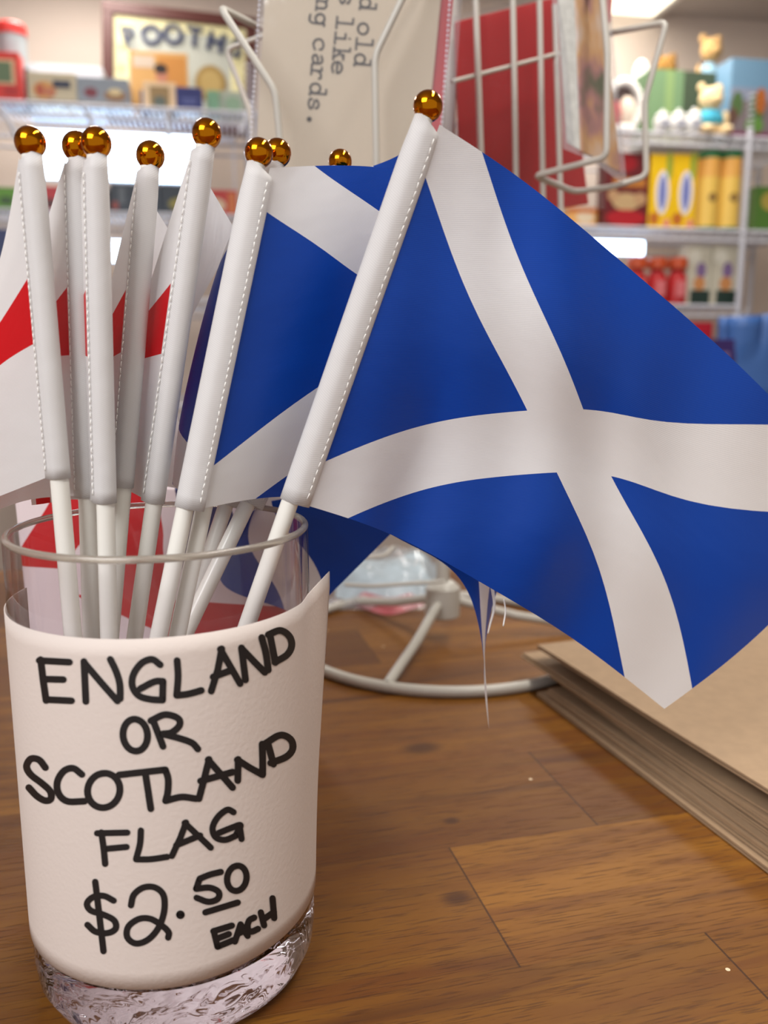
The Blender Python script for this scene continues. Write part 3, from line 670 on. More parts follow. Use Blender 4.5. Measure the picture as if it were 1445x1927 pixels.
# ================================================================== UNION FLAG BAG behind the vase
def union_mat():
    m = bpy.data.materials.new('union_flag_print'); m.use_nodes = True; k = NT(m); b = k.N['Principled BSDF']
    tc = k.n('ShaderNodeTexCoord'); sp = k.n('ShaderNodeSeparateXYZ'); k.L.new(tc.outputs['Object'], sp.inputs[0])
    nz = k.n('ShaderNodeTexNoise'); nz.inputs['Scale'].default_value = 16.0; k.L.new(tc.outputs['Object'], nz.inputs[0])
    wob = k.m('MULTIPLY', k.m('SUBTRACT', nz.outputs[0], 0.5), 0.014)
    x = k.m('ADD', sp.outputs[0], wob); z = sp.outputs[2]
    def dist(x0, z0, x1, z1):
        L = math.hypot(x1 - x0, z1 - z0); nx, nz_ = -(z1 - z0) / L, (x1 - x0) / L
        return k.m('ABSOLUTE', k.m('ADD', k.m('MULTIPLY', k.m('SUBTRACT', x, x0), nx), k.m('MULTIPLY', k.m('SUBTRACT', z, z0), nz_)))
    NAVY, WH, RD = lin((30, 32, 84)), lin((226, 212, 214)), lin((190, 18, 28))
    dr = dist(.050, .177, .068, .107); dl = dist(-.086, .126, -.046, .182); dv = dist(-.022, .18, -.016, .10); dh = dist(-.08, .118, .08, .108)
    c = k.mix(k.m('LESS_THAN', dr, 0.014), NAVY, WH); c = k.mix(k.m('LESS_THAN', dr, 0.006), c, RD)
    c = k.mix(k.m('LESS_THAN', sp.outputs[0], -.045), c, WH); c = k.mix(k.m('LESS_THAN', dl, 0.013), c, RD)
    c = k.mix(k.m('LESS_THAN', dv, 0.027), c, WH); c = k.mix(k.m('LESS_THAN', dh, 0.024), c, WH); c = k.mix(k.m('LESS_THAN', dh, 0.010), c, RD); c = k.mix(k.m('LESS_THAN', dv, 0.017), c, RD)
    c = k.mix(k.m('LESS_THAN', k.m('ADD', z, k.m('MULTIPLY', x, 0.5)), 0.100), c, WH)
    k.put(b.inputs['Base Color'], c); b.inputs['Roughness'].default_value = 0.45
    return m
ub = empty('gift_bag', (-0.118, 0.456, 0), 'red white and navy union flag print paper bag behind the glass vase', 'bag')
b = MB()
xs = [-.145, -.05, .05, .128]
pts = [(-.145, 0), (.120, .004), (.128, 0.185), (.06, .192), (-.06, .188), (-.145, .19)]
b.prism([(-.078, 0.0005), (.066, 0.0005), (.081, .186), (-.084, .19)], 0, .085)
b.build('bag_body', union_mat(), ub, False, bevel=.003)
for y in (.012, .072):
    b = MB(); b.tube(smooth_path([(-.05, y, .183), (-.045, y, .205), (-.01, y, .212), (.03, y, .205), (.035, y, .183)], 6), .0018)
    b.build('bag_handle', mat('cord', (190, 30, 36), .7), ub)

# ================================================================== STACK OF KRAFT PAPER BAGS
M_KRAFT = mat('kraft_paper', (162, 135, 105), 0.72, bump=0.12, bscale=500, var=0.06, vscale=120)
M_KRAFT_IN = mat('kraft_fold', (150, 116, 84), 0.75)
n0, n1 = at_z(1010, 1310, 0), at_z(1445, 1645, 0)
ED = (n1 - n0).normalized(); EX = Vector((-ED.y, ED.x, 0))
if EX.x < 0: EX = -EX
KN = 7
zk = 0.0004
klabels = ['undermost kraft paper bag of the stack, lying on the wood', 'second kraft paper bag from the bottom of the stack',
           'third kraft paper bag from the bottom of the stack', 'middle kraft paper bag of the stack, between three above and three below', 'third kraft paper bag from the top of the stack',
           'second kraft paper bag from the top, with its corner jutting over the rack ring', 'topmost flat brown kraft paper bag of the stack at right']
#        start along edge, side offset, sag (gap at far end), thickness
kpar = [(0.000, 0.000, 0.0000, .0030), (0.012, 0.003, 0.0006, .0028), (0.010, 0.0022, 0.0010, .0034), (0.006, 0.0085, 0.0085, .0024), (0.004, 0.0078, 0.0088, .0028), (-0.030, 0.0005, 0.0095, .0032), (-0.012, 0.0055, 0.0120, .0030)]
KL, KW = 0.40, 0.27
lift0 = [0, .0033, .0064, .0101, .0128, .0159, .0240]
endlift = [0, .0036, .0070, .0105, .0145, .0175, .0330]
farlift = [0, .0031, .0062, .0155, .0182, .0213, .0335]
for i in range(KN):
    st, off, sag, th = kpar[i]; slope = (0, .004, .012, .012, .014, .052, .020)[i]
    e = empty('paper_bag', n0 + ED * (0.1) + EX * 0.1, klabels[i], 'paper bag', 'flat kraft paper bags stacked at the right')
    org = e.location.copy()
    q = MB(); NA, NB = 24, 6
    def kz(t):  # height of the underside along the bag, t metres from the far end
        a = max(0.0, min(1.0, t / 0.20)); a = a * a * (3 - 2 * a)
        return lerp(farlift[i], endlift[i], a) + 0.0004 + 0.0008 * math.sin(t * 31 + i * 2.1) * (0 if i < 2 else 1) * 0.4
    for layer, (dz, ins) in enumerate(((0.0, 0.0), (th * 0.42, 0.0), (th * 0.56, 0.0012 + .0006 * (i % 2)), (th, 0.0012 + .0006 * (i % 2)))):
        pass
    def sheet(z0, z1, inset, x0=0.0, fold=0.0):
        vs_ = []
        for a in range(NA + 1):
            t = st + KL * a / NA
            for bb in range(NB + 1):
                s = off + inset + slope * (t - st) + KW * bb / NB
                for zz in (z0, z1): vs_.append(n0 + ED * t + EX * s + Vector((0, 0, kz(t - st) + zz)) - org)
        row = 2 * (NB + 1); fs_ = []
        for a in range(NA):
            for bb in range(NB):
                k = a * row + bb * 2; fs_ += [(k, k + row, k + row + 2, k + 2), (k + 1, k + 3, k + row + 3, k + row + 1)]
            k = a * row; fs_.append((k, k + 1, k + row + 1, k + row)); k = a * row + NB * 2; fs_.append((k, k + row, k + row + 1, k + 1))
        for bb in range(NB):
            k = bb * 2; fs_.append((k, k + 2, k + 3, k + 1)); k = NA * row + bb * 2; fs_.append((k, k + 1, k + 3, k + 2))
        q.add(vs_, fs_)
    sheet(0.0, th * 0.36, 0.0); sheet(th * 0.36, th * 0.60, 0.0035); sheet(th * 0.60, th * 0.98, 0.0010 * (i % 3))
    q.build('bag_panel', M_KRAFT, e, False)
    # bottom flap folded up on the top face of each bag
    q = MB(); q.add([n0 + ED * (st + .26) + EX * (off + .02) + Vector((0, 0, kz(.26) + th + .0001)) - org, n0 + ED * (st + .34) + EX * (off + .02) + Vector((0, 0, kz(.34) + th + .0001)) - org,
                     n0 + ED * (st + .34) + EX * (off + KW - .01) + Vector((0, 0, kz(.34) + th + .0001)) - org, n0 + ED * (st + .26) + EX * (off + KW - .01) + Vector((0, 0, kz(.26) + th + .0001)) - org], [(0, 1, 2, 3)])

# ================================================================== CARD RACK
RC = Vector((0.0539, 0.7554, 0)); RR = 0.1385
rack = empty('card_rack', RC, 'white wire greeting card spinner rack standing on a ring base behind the flags', 'card rack')
def rl(p): return Vector(p) - RC
b = MB(); b.tube([rl((RC.x + RR * math.cos(a * math.pi / 48), RC.y + RR * math.sin(a * math.pi / 48), 0.0045)) for a in range(96)], 0.0045, closed=True, n=14)
b.build('base_ring', M_WIRE, rack)
sp0 = at_z(737, 1284, 0.0045) - RC; sa = math.atan2(sp0.y, sp0.x)
for k in range(3):
    a = sa + k * 2 * math.pi / 3; b = MB()
    b.tube([(RR * .995 * math.cos(a), RR * .995 * math.sin(a), 0.006), (RR * .5 * math.cos(a), RR * .5 * math.sin(a), 0.020), (0.010 * math.cos(a), 0.010 * math.sin(a), 0.038)], 0.0042, n=12)
    b.build('spoke', M_WIRE, rack)
b = MB(); b.lathe([(.014, .022), (.016, .024), (.016, .050), (.012, .054), (.009, .056)], n=32); b.build('hub', M_WIRE, rack)
b = MB(); b.tube([(0, 0, .054), (0, 0, .80)], .006, n=14); b.build('centre_post', M_WIRE, rack)
WR = .0019
def wires(name, paths, r=WR, closed=False, n=10):
    q = MB()
    for p in paths:
        q.tube([rl(x) for x in p], r, n=n)
    return q.build(name, M_WIRE, rack)
def rounded(pts, rad=0.006):
    P = [Vector(p) for p in pts]; out = [P[0]]
    for i in range(1, len(P) - 1):
        a, c = (P[i - 1] - P[i]), (P[i + 1] - P[i]); ra = min(rad, a.length * .45); rc = min(rad, c.length * .45)
        p0, p2 = P[i] + a.normalized() * ra, P[i] + c.normalized() * rc
        for t in (0, .25, .5, .75, 1): out.append(p0 * (1 - t) ** 2 + P[i] * 2 * t * (1 - t) + p2 * t * t)
    out.append(P[-1]); return out
# grid face at the back right
gv = []
for (x0, y0, x1, y1, Y) in ((893, -60, 905, 300, .70), (964, -60, 971, 345, .725), (1014, -60, 1022, 395, .75), (1048, 150, 1056, 420, .765)):
    p, q_ = at(x0, y0, Y), at(x1, y1, Y); d = (q_ - p); gv.append((p - d * 0.5, q_ + d * 0.55))
for p in gv: wires('grid_wire', [p], .0024)
wires('cross_wire', [(at(850, 154, .686), at(1062, 98, .772)), ], .0017)
wires('cross_wire', [(at(850, 470, .686), at(1062, 440, .772)), ], .0017)
# front-left pocket
wires('pocket_wire', [rounded([at(500, 58, .64), at(414, 14, .585), at(518, 172, .588), at(530, 300, .592), at(532, 560, .60), at(706, 560, .60), at(708, 300, .592), at(705, 106, .588), at(775, -40, .585), at(860, -80, .64)])], .0023)
wires('pocket_wire', [rounded([at(500, 66, .685), at(425, 93, .69), at(472, 215, .69), at(480, 420, .69)])], .0019)
# right pocket
wires('pocket_wire', [rounded([at(1062, 100, .76), at(1128, -60, .66), at(1143, 100, .655), at(1141, 296, .655), at(1006, 331, .70), at(1080, 361, .715), at(1150, 352, .712), at(1216, 332, .705), at(1213, 190, .705), at(1254, 42, .70), at(1146, 62, .74), at(1062, 130, .77)])], .0024)

# --- card pocket contents -------------------------------------------------------------
c_bl, c_tl, c_br = at(474, 420, .628), at(503, -90, .612), at(800, 420, .628)
cx_ = (c_br - c_bl).normalized(); cn = cx_.cross(c_tl - c_bl).normalized(); 
if cn.y > 0: cn = -cn
def oncard(px, py, off=0.0):
    p0 = c_bl + cn * off; return at_plane(px, py, p0, cn)
card = empty('greeting_card', oncard(640, 420), 'cream greeting card with typewriter lettering turned sideways, in a clear sleeve', 'greeting card')
co = card.location.copy()
def slab(name, quad, off0, off1, m, parent, org):
    q = MB(); A_ = [oncard(*p, off0) - org for p in quad]; B_ = [oncard(*p, off1) - org for p in quad]; n = len(quad)
    q.add(A_ + B_, [list(range(n)), list(range(2 * n - 1, n - 1, -1))] + [(i, (i + 1) % n, (i + 1) % n + n, i + n) for i in range(n)])
    return q.build(name, m, parent, False)
front = slab('card_front', [(474, 420), (503, -90), (838, -90), (788, 420)], 0, -.0006, mat('cream_card', (216, 200, 172), .6), card, co)
o = slab('envelope', [(500, 420), (520, -90), (862, -90), (812, 420)], -.002, -.003, mat('red_envelope', (196, 30, 40), .55), card, co); o['label'] = 'red envelope behind the card'
o = slab('clear_sleeve', [(455, 430), (494, -95), (876, -95), (838, 430)], .0016, .0014, M_FILM, card, co); o['label'] = 'clear plastic sleeve'
# sleeve welds: two dotted seams
for (a_, b_) in (((492, -60), (464, 380)), ((850, -60), (822, 380))):
    q = MB()
    for i in range(46):
        t = i / 46; t2 = t + .012
        q.tube([oncard(lerp(a_[0], b_[0], t), lerp(a_[1], b_[1], t), .0022) - co, oncard(lerp(a_[0], b_[0], t2), lerp(a_[1], b_[1], t2), .0022) - co], .0007, n=6)
    q.build('sleeve_seam', mat('seam_plastic', (215, 215, 225), .3), card)
GL = {
 'o': [('S', el(.55, .5, .48, .5))],
 'l': [('L', [(.1, 1.6), (.55, 1.6), (.55, 0)]), ('L', [(.05, 0), (1.05, 0)])],
 'd': [('S', el(.5, .5, .42, .5)), ('L', [(.55, 1.6), (.95, 1.6), (.95, 0), (1.12, 0)])],
 'i': [('L', [(.12, 1), (.55, 1), (.55, 0)]), ('L', [(.05, 0), (1.05, 0)]), ('L', [(.5, 1.42), (.52, 1.46)])],
 'k': [('L', [(0, 1.6), (.25, 1.6), (.25, 0)]), ('L', [(0, 0), (.5, 0)]), ('L', [(.25, .42), (.85, 1)]), ('L', [(.6, 1), (1.05, 1)]), ('L', [(.48, .65), (.9, 0)]), ('L', [(.7, 0), (1.1, 0)])],
 'e': [('S', [(.1, .52), (.98, .52), (.92, .82), (.55, 1), (.16, .82), (.05, .5), (.18, .15), (.55, 0), (1, .15)])],
 'n': [('L', [(0, 1), (.25, 1), (.25, 0)]), ('L', [(0, 0), (.5, 0)]), ('S', [(.25, .75), (.55, 1), (.85, .85), (.9, .4), (.9, 0)]), ('L', [(.72, 0), (1.1, 0)])],
 'g': [('S', el(.5, .55, .42, .45)), ('L', [(1.12, 1), (.92, 1)]), ('S', [(.92, 1), (.92, .3), (.9, -.2), (.68, -.48), (.2, -.44)])],
 'c': [('S', [(.95, .66), (.92, .88), (.55, 1), (.16, .82), (.05, .5), (.18, .16), (.55, 0), (1, .2)])],
 'a': [('S', [(.15, .85), (.5, 1), (.8, .85), (.84, .4), (.86, .08), (1.08, 0)]), ('S', [(.84, .55), (.35, .52), (.08, .28), (.25, .03), (.6, .06), (.84, .3)])],
 'r': [('L', [(0, 1), (.3, 1), (.3, 0)]), ('L', [(0, 0), (.68, 0)]), ('S', [(.3, .6), (.6, .95), (.92, .96), (1, .8)])],
 's': [('S', [(.88, .72), (.86, .9), (.5, 1), (.16, .8), (.3, .57), (.75, .45), (.95, .22), (.55, 0), (.14, .08), (.1, .3)])],
 '.': [('S', el(.5, .06, .05, .05))],
}
q = MB()
def letter(ch, cx, cy, sz=19.0, w=4.0):
    da, up = (-.09, .996), (.996, .09)
    for kd, pts in GL[ch]:
        P_ = [(cx + (gy - .5) * sz * up[0] + (gx - .55) * sz * 1.12 * da[0], cy + (gy - .5) * sz * up[1] + (gx - .55) * sz * 1.12 * da[1]) for gx, gy in pts]
        ww = w * (1.9 if ch == '.' else 1)
        ribbon(q, smooth_path(P_, 4) if kd == 'S' else P_, ww, lambda x, y: oncard(x, y, .0004) - co)
for word in ((('n', 605, 8), ('g', 601, 36), ('c', 599, 84), ('a', 597, 113), ('r', 595, 138), ('d', 593, 167), ('s', 590, 196), ('.', 590, 226)),
             (('e', 651, -25), ('s', 649, -2), ('l', 643, 43), ('i', 640, 72), ('k', 637, 101), ('e', 634, 127)),
             (('l', 690, -22), ('d', 687, 6), ('o', 683, 54), ('l', 680, 83), ('d', 677, 112))):
    for ch, x, y in word: letter(ch, x, y)
o = q.build('typewriter_text', mat('grey_ink', (70, 64, 58), .6), front, False)

# red card in plastic behind the grid
def depth_slab(name, quad, th, m, parent, org, dirv):
    q = MB(); A_ = [at(*p) - org for p in quad]; B_ = [a + dirv * th for a in A_]; n = len(quad)
    q.add(A_ + B_, [list(range(n)), list(range(2 * n - 1, n - 1, -1))] + [(i, (i + 1) % n, (i + 1) % n + n, i + n) for i in range(n)])
    return q.build(name, m, parent, False, bevel=.0006)
rd = empty('greeting_card', at(980, 390, .79), 'plain red card in a shiny clear sleeve seen behind the rack grid', 'greeting card')
ro_ = rd.location.copy(); dv = Vector((-.35, .93, 0)).normalized()
M_RED = mat('red_card', (176, 18, 24), .4, coat=.15, bump=.15, bscale=25)
depth_slab('card_front', [(858, 40, .735), (1062, 0 - 10, .825), (1108, 384, .84), (868, 420, .74)], .004, M_RED, rd, ro_, dv)
depth_slab('clear_sleeve', [(852, 30, .727), (1078, -25, .819), (1140, 392, .834), (862, 430, .732)], .0002, filmm('red_card_film', rough=.15, haze=.015), rd, ro_, dv)
# cards seen nearly edge-on in the right pocket
def art_mat():
    m = bpy.data.materials.new('illustrated_card'); m.use_nodes = True; k = NT(m); b = k.N['Principled BSDF']
    tc = k.n('ShaderNodeTexCoord'); n = k.n('ShaderNodeTexNoise'); n.inputs['Scale'].default_value = 22; n.inputs['Detail'].default_value = 3; k.L.new(tc.outputs['Object'], n.inputs[0])
    r = k.n('ShaderNodeValToRGB'); cr = r.color_ramp
    cols = [(96, 100, 84), (160, 120, 118), (190, 150, 110), (150, 96, 96), (200, 190, 184)]
    for i, c in enumerate(cols):
        e_ = cr.elements[0] if i == 0 else (cr.elements[1] if i == 1 else cr.elements.new(.5))
        e_.position = .30 + .10 * i; e_.color = lin(c)
    k.L.new(n.outputs[0], r.inputs[0]); k.put(b.inputs['Base Color'], r.outputs[0]); b.inputs['Roughness'].default_value = .4
    return m
ec = empty('greeting_card', at(1110, 330, .70), 'illustrated cards in crinkled clear sleeves seen nearly edge-on, right rack pocket', 'greeting card')
eo = ec.location.copy(); dv2 = Vector((-.9, .42, 0)).normalized()
depth_slab('card_front', [(1082, -70, .655), (1128, -70, .70), (1168, 325, .705), (1096, 285, .665)], .002, art_mat(), ec, eo, dv2)
o = depth_slab('card_edge_panel', [(1046, -70, .652), (1080, -70, .656), (1094, 284, .666), (1068, 268, .662)], .001, mat('pale_speckled_card', (196, 196, 190), .5, var=.12, vscale=160), ec, eo, dv2); o['label'] = 'pale speckled inner card'
depth_slab('clear_sleeve', [(1034, -70, .648), (1142, -70, .706), (1180, 352, .712), (1110, 300, .672), (1060, 280, .658)], .0002, filmm('crinkled_film', rough=.08, ior=1.5, haze=.15, bump=.9, bscale=70), ec, eo, dv2)
o = depth_slab('card_back', [(1128, -70, .715), (1158, -70, .725), (1150, 40, .725), (1132, 62, .72)], .001, mat('red_white_card', (190, 70, 66), .4, var=.3, vscale=90), ec, eo, dv2)

# packet of cards in cellophane lying inside the base ring
pk = empty('card_packet', at_z(745, 1140, 0.0), 'pale blue and pink cards in shiny cellophane lying inside the rack base ring', 'packet')
po = pk.location.copy(); q = MB(); random.seed(3)
W_, D_ = 22, 12
for (x0, x1, y0, y1, hh, mm) in ((628, 838, 1140, 1090, .024, mat('pale_blue_card', (186, 205, 212), .35, var=.2, vscale=60)), (660, 800, 1156, 1120, .010, mat('pink_red_card', (186, 84, 92), .4, var=.2, vscale=50))):
    a0, a1, a2 = at_z(x0, y0, 0), at_z(x1, y0, 0), at_z(x0, y1, 0)
    ex_, ey_ = (a1 - a0), Vector((0, .11, 0))
    q2 = MB(); vs_ = []
    for i in range(W_ + 1):
        for j in range(D_ + 1):
            s, t = i / W_, j / D_
            e_ = min(1, min(s, 1 - s) * 6) * min(1, min(t, 1 - t) * 4)
            z = .0008 + hh * e_ * (0.85 + .35 * math.sin(7 * s + 3 * t) * .4 + random.uniform(-.06, .06)) + (.018 * t if hh > .02 else 0)
            vs_.append(a0 + ex_ * s + ey_ * t + Vector((0, .03 * (2 * s - 1) ** 2 * (1 - t) + .004 * math.sin(9 * s), z)) - po)
    fs_ = [(i * (D_ + 1) + j, (i + 1) * (D_ + 1) + j, (i + 1) * (D_ + 1) + j + 1, i * (D_ + 1) + j + 1) for i in range(W_) for j in range(D_)]
    k = len(vs_); vs_ += [Vector((v.x, v.y, .0004)) for v in vs_]; fs_ += [tuple(a + k for a in f[::-1]) for f in fs_]
    q2.add(vs_, fs_); q2.build('card_bundle', mm, pk, 'all')
vs_ = []; q2 = MB(); a0, a1 = at_z(615, 1148, 0), at_z(842, 1148, 0)
for i in range(W_ + 1):
    for j in range(D_ + 1):
        s, t = i / W_, j / D_
        e_ = min(1, min(s, 1 - s) * 5) * min(1, min(t, 1 - t) * 4)
        vs_.append(a0 + (a1 - a0) * s + Vector((0, .125 * t - .004, .0012 + e_ * (.031 + random.uniform(-.005, .004)) + .020 * t)) - po)
q2.add(vs_, [(i * (D_ + 1) + j, (i + 1) * (D_ + 1) + j, (i + 1) * (D_ + 1) + j + 1, i * (D_ + 1) + j + 1) for i in range(W_) for j in range(D_)])
q2.build('cellophane', MATS['crinkled_film'], pk, 'all')
# wires of the lowest pocket that cross the packet
wires('pocket_wire', [rounded([at(648, 1100, .72), at(700, 1103, .72), at(835, 1094, .73)])], .0017)
wires('pocket_wire', [rounded([at(655, 1052, .74), at(725, 1046, .74), at(740, 1030, .76)])], .0019)

# ================================================================== BACK SHELVES
M_SHM = mat('white_shelf_metal', (206, 206, 214), .4)
def zlev(px, py): return sh(px, py, 0)[1]
ZT, ZM, ZB, ZL = zlev(1300, 250), zlev(1300, 428), zlev(1330, 572), zlev(1300, 745)
S0, S1_ = sh(-160, 300, 0)[0], sh(1408, 300, 0)[0]
SHD = .34; SE_ = sh(1560, 300, 0)[0]
unit = empty('wire_shelving', shp(0, 0, -.95), 'long white wire shelving unit full of goods along the back wall', 'shelving', rz=YAW)
def U(s, d, z): return (s, d, z + .95)
for s in (S0, sh(474, 300, 0)[0], S1_, SE_):
    for d in (0.0, SHD):
        q = MB(); q.tube([U(s, d, -.95), U(s, d, ZT + (.02 if d == 0 else -.003))], .0085, n=12)
        for i in range(44): q.tube([U(s, d, ZB - .1 + i * .0155), U(s, d, ZB - .1 + i * .0155 + .002)], .0105, n=10)
        q.build('post', M_SHM, unit)
for z in (ZT, ZM, ZB, ZL):
    q = MB()
    se = S1_ if z == ZB else SE_
    df = -.20 if z == ZL else 0.0
    for d in (df, SHD): 
        q.tube([U(S0, d, z - .006), U(se, d, z - .006)], .005, n=8); q.tube([U(S0, d, z - .034), U(se, d, z - .034)], .004, n=8)
    n_ = int((se - S0) / .035)
    for i in range(n_ + 1):
        s = S0 + (se - S0) * i / n_
        for d in (df,): q.tube([U(s, d, z - .006), U(s + .0175, d, z - .034), U(s + .035, d, z - .006)], .0022, n=6)
    fr_ = q.build('shelf', M_SHM, unit)
    q = MB(); n_ = int((se - S0) / .014)
    for i in range(n_ + 1):
        s = S0 + (se - S0) * i / n_; q.tube([U(s, df - .002, z - .0032), U(s, SHD, z - .0032)], .0024, n=6)
    q.build('wire_deck', M_SHM, fr_)
M_LED = mat('cool_led_panel', (200, 228, 255), .5, emit=8.0); M_ACR = mat('clear_acrylic_edge', (205, 212, 226), .2)
# price-rail brackets on the top shelf
for (x0, y0, x1, y1) in ((3, 205, 35, 262), (161, 205, 178, 245), (315, 205, 317, 262), (452, 250, 470, 208)):
    s0, z0 = sh(x0, y0, -.012); s1, z1 = sh(x1, y1, -.012); q = MB()
    q.tube([U(s0, -.012, z0), U(s1, -.012, z1)], .006, n=8); q.build('bracket', M_SHM, unit)

def sitem(name, px0, px1, ptop, z, d, label, cat, group=None, depth=.06, lean=0.0):
    """place of a thing standing on the shelf level z, d behind the shelf front; returns (empty, width, height, depth)"""
    pm = (px0 + px1) / 2; s0, _ = sh(px0, ptop, d); s1, zt = sh(px1, ptop, d); _, zt = sh(pm, ptop, d)
    e = empty(name, shp((s0 + s1) / 2, d, z), label, cat, group, rz=YAW)
    if lean: e.rotation_euler = (lean, 0, YAW)
    return e, s1 - s0, zt - z
def carton(px0, px1, ptop, z, d, color, label, cat='box', name='box', decals=(), depth=.06, group=None, lean=0.0, rough=.45):
    e, w, h = sitem(name, px0, px1, ptop, z, d, label, cat, group, lean=lean)
    q = MB(); q.box(-w / 2, w / 2, 0, depth, 0.0004, h); cm = mat('print_%d_%d_%d' % color, color, rough)
    o = q.build('carton', cm, e, False, bevel=.0012)
    if decals:
        q = MB()
        for lay, (kind, x, y, rx, ry, c) in enumerate(decals):   # x,y,rx,ry in fractions of the face
            m_ = mat('print_%d_%d_%d' % c, c, rough); y1 = -.0003 - .00025 * lay
            if kind == 'r': pts = [((x - rx - .5) * w, (y - ry) * h), ((x + rx - .5) * w, (y - ry) * h), ((x + rx - .5) * w, (y + ry) * h), ((x - rx - .5) * w, (y + ry) * h)]
            elif kind == 't': pts = [((x - rx - .5) * w, (y - ry) * h), ((x + rx - .5) * w, (y - ry) * h), ((x - .5) * w, (y + ry) * h)]
            else: pts = [((x - .5 + rx * math.cos(a * math.pi / 12)) * w, (y + ry * math.sin(a * math.pi / 12)) * h) for a in range(24)]
            q.prism(pts, y1, 0, m_)
        q.build('printed_front', None, o, False)
    return e
def plush(px0, px1, ptop, z, d, fur, cloth, label, name='plush_toy', scarf=None, lean=0):
    e, w, h = sitem(name, px0, px1, ptop, z, d, label, 'soft toy')
    mf = mat('fur_%d_%d_%d' % fur, fur, .95, bump=.6, bscale=160, var=.12, vscale=60); mc = mat('cloth_%d_%d_%d' % cloth, cloth, .9, bump=.3, bscale=300)
    W = w / 2; hr = min(h * .22, W * .66); er = hr * .42; hz = h - er * 1.1 - hr * .9; bz = (hz - hr * .8) / 2
    q = MB(); q.ball((0, .03, bz), W * .70, W * .6, bz, rough=.03); q.build('body', mf, e, 'all')
    q = MB(); q.ball((0, .028, bz * 1.25), W * .78, W * .68, bz * .74, rough=.02); q.build('vest', mc, e, 'all')
    q = MB(); q.ball((0, .022, hz), W * .62, W * .58, hr, rough=.03); hd = q.build('head', mf, e, 'all')
    q = MB(); q.ball((0, .022 - W * .54, hz - hr * .2), W * .24, W * .2, hr * .34); q.build('muzzle', mf, hd, 'all')
    for s in (-1, 1):
        q = MB(); q.ball((s * W * .48, .03, h - er), W * .22, W * .14, er); q.build('ear', mf, hd, 'all')
        q = MB(); q.ball((s * W * .2, .022 - W * .54, hz + hr * .25), W * .06, W * .05, W * .06); q.build('eye', mat('black_bead', (15, 14, 16), .2), hd, 'all')
        q = MB(); q.ball((s * W * .78, .018, bz * 1.3), W * .20, W * .24, bz * .6, rough=.03); q.build('arm', mf, e, 'all')
        q = MB(); q.ball((s * W * .55, -.008, h * .09), W * .30, W * .6, h * .088, rough=.03); q.build('leg', mf, e, 'all')
    return e
def lettering(text, e, w, h, x, y, size, m, arc=0.0, yo=-.004, sx=1.0, name='lettering', parent=None):
    """raised letters along an arc on a sign face"""
    q = MB(); n = len(text)
    for i, chx in enumerate(text):
        cu = bpy.data.curves.new('t', 'FONT'); cu.body = chx; cu.size = size; cu.align_x = 'CENTER'; cu.extrude = .001; cu.offset = size * .035
        ob = bpy.data.objects.new('t', cu); COL.objects.link(ob); dg = bpy.context.evaluated_depsgraph_get()
        me = ob.evaluated_get(dg).to_mesh(); t = (i - (n - 1) / 2)
        ang = -t * arc; ox, oz = x + t * size * .78 * sx, y - abs(t) ** 1.6 * size * .06 * (1 if arc else 0)
        vs_ = []
        for v in me.vertices:
            vx, vy = v.co.x * sx, v.co.y
            vs_.append((ox + vx * math.cos(ang) - vy * math.sin(ang), yo - v.co.z, oz + vx * math.sin(ang) + vy * math.cos(ang)))
        q.add(vs_, [list(p.vertices) for p in me.polygons]); 
        ob.evaluated_get(dg).to_mesh_clear(); bpy.data.objects.remove(ob); bpy.data.curves.remove(cu)
    return q.build(name, m, parent or e, False)

# ---- top shelf, left
e, w, h = sitem('storage_tin', -8, 48, 46, ZT, .10, 'tall silver cylinder tin with a red lid at the left end of the top shelf', 'tin')
q = MB(); q.lathe([(w / 2, 0.0004), (w / 2, h * .86)], n=32); q.build('tin_body', mat('silver_print', (176, 184, 190), .35, metal=.2, var=.15, vscale=20), e)
q = MB(); q.lathe([(w / 2 + .002, h * .861), (w / 2 + .002, h * .97), (w / 2 - .004, h)], n=32); o = q.build('lid', mat('red_lid', (206, 60, 56), .4), e); o['label'] = 'red lid'
carton(-40, 34, 96, ZT, .01, (206, 46, 34), 'red tin with a small green window picture in front of the silver tin', 'tin', 'storage_tin',
       [('r', .52, .58, .36, .26, (216, 180, 140)), ('r', .5, .58, .29, .21, (96, 116, 84)), ('e', .75, .18, .2, .10, (176, 30, 26))], .05)
carton(33, 52, 128, ZT, .08, (40, 34, 48), 'narrow black box beside the red tin', 'box', 'box', (), .05)
carton(50, 142, 136, ZT, .012, (196, 184, 156), 'cream box picturing a teapot and a cup', 'box', 'box',
       [('e', .34, .40, .24, .30, (206, 150, 84)), ('e', .25, .40, .09, .2, (178, 84, 56)), ('e', .45, .34, .12, .16, (190, 116, 84)), ('r', .70, .62, .18, .12, (36, 44, 70)), ('r', .5, .05, .5, .03, (120, 104, 84))], .08)
carton(143, 240, 146, ZT, .014, (140, 148, 158), 'grey box picturing a red cup and brown buns, left of the portrait card', 'box', 'box',
       [('e', .27, .44, .13, .18, (124, 50, 62)), ('e', .74, .36, .22, .20, (150, 112, 76)), ('e', .74, .5, .13, .12, (226, 206, 158)), ('r', .5, .06, .5, .03, (140, 120, 96))], .08)
carton(52, 192, 122, ZT, .16, (214, 214, 222), 'low white display tray behind the teapot boxes', 'tray', 'display_tray', (), .06)
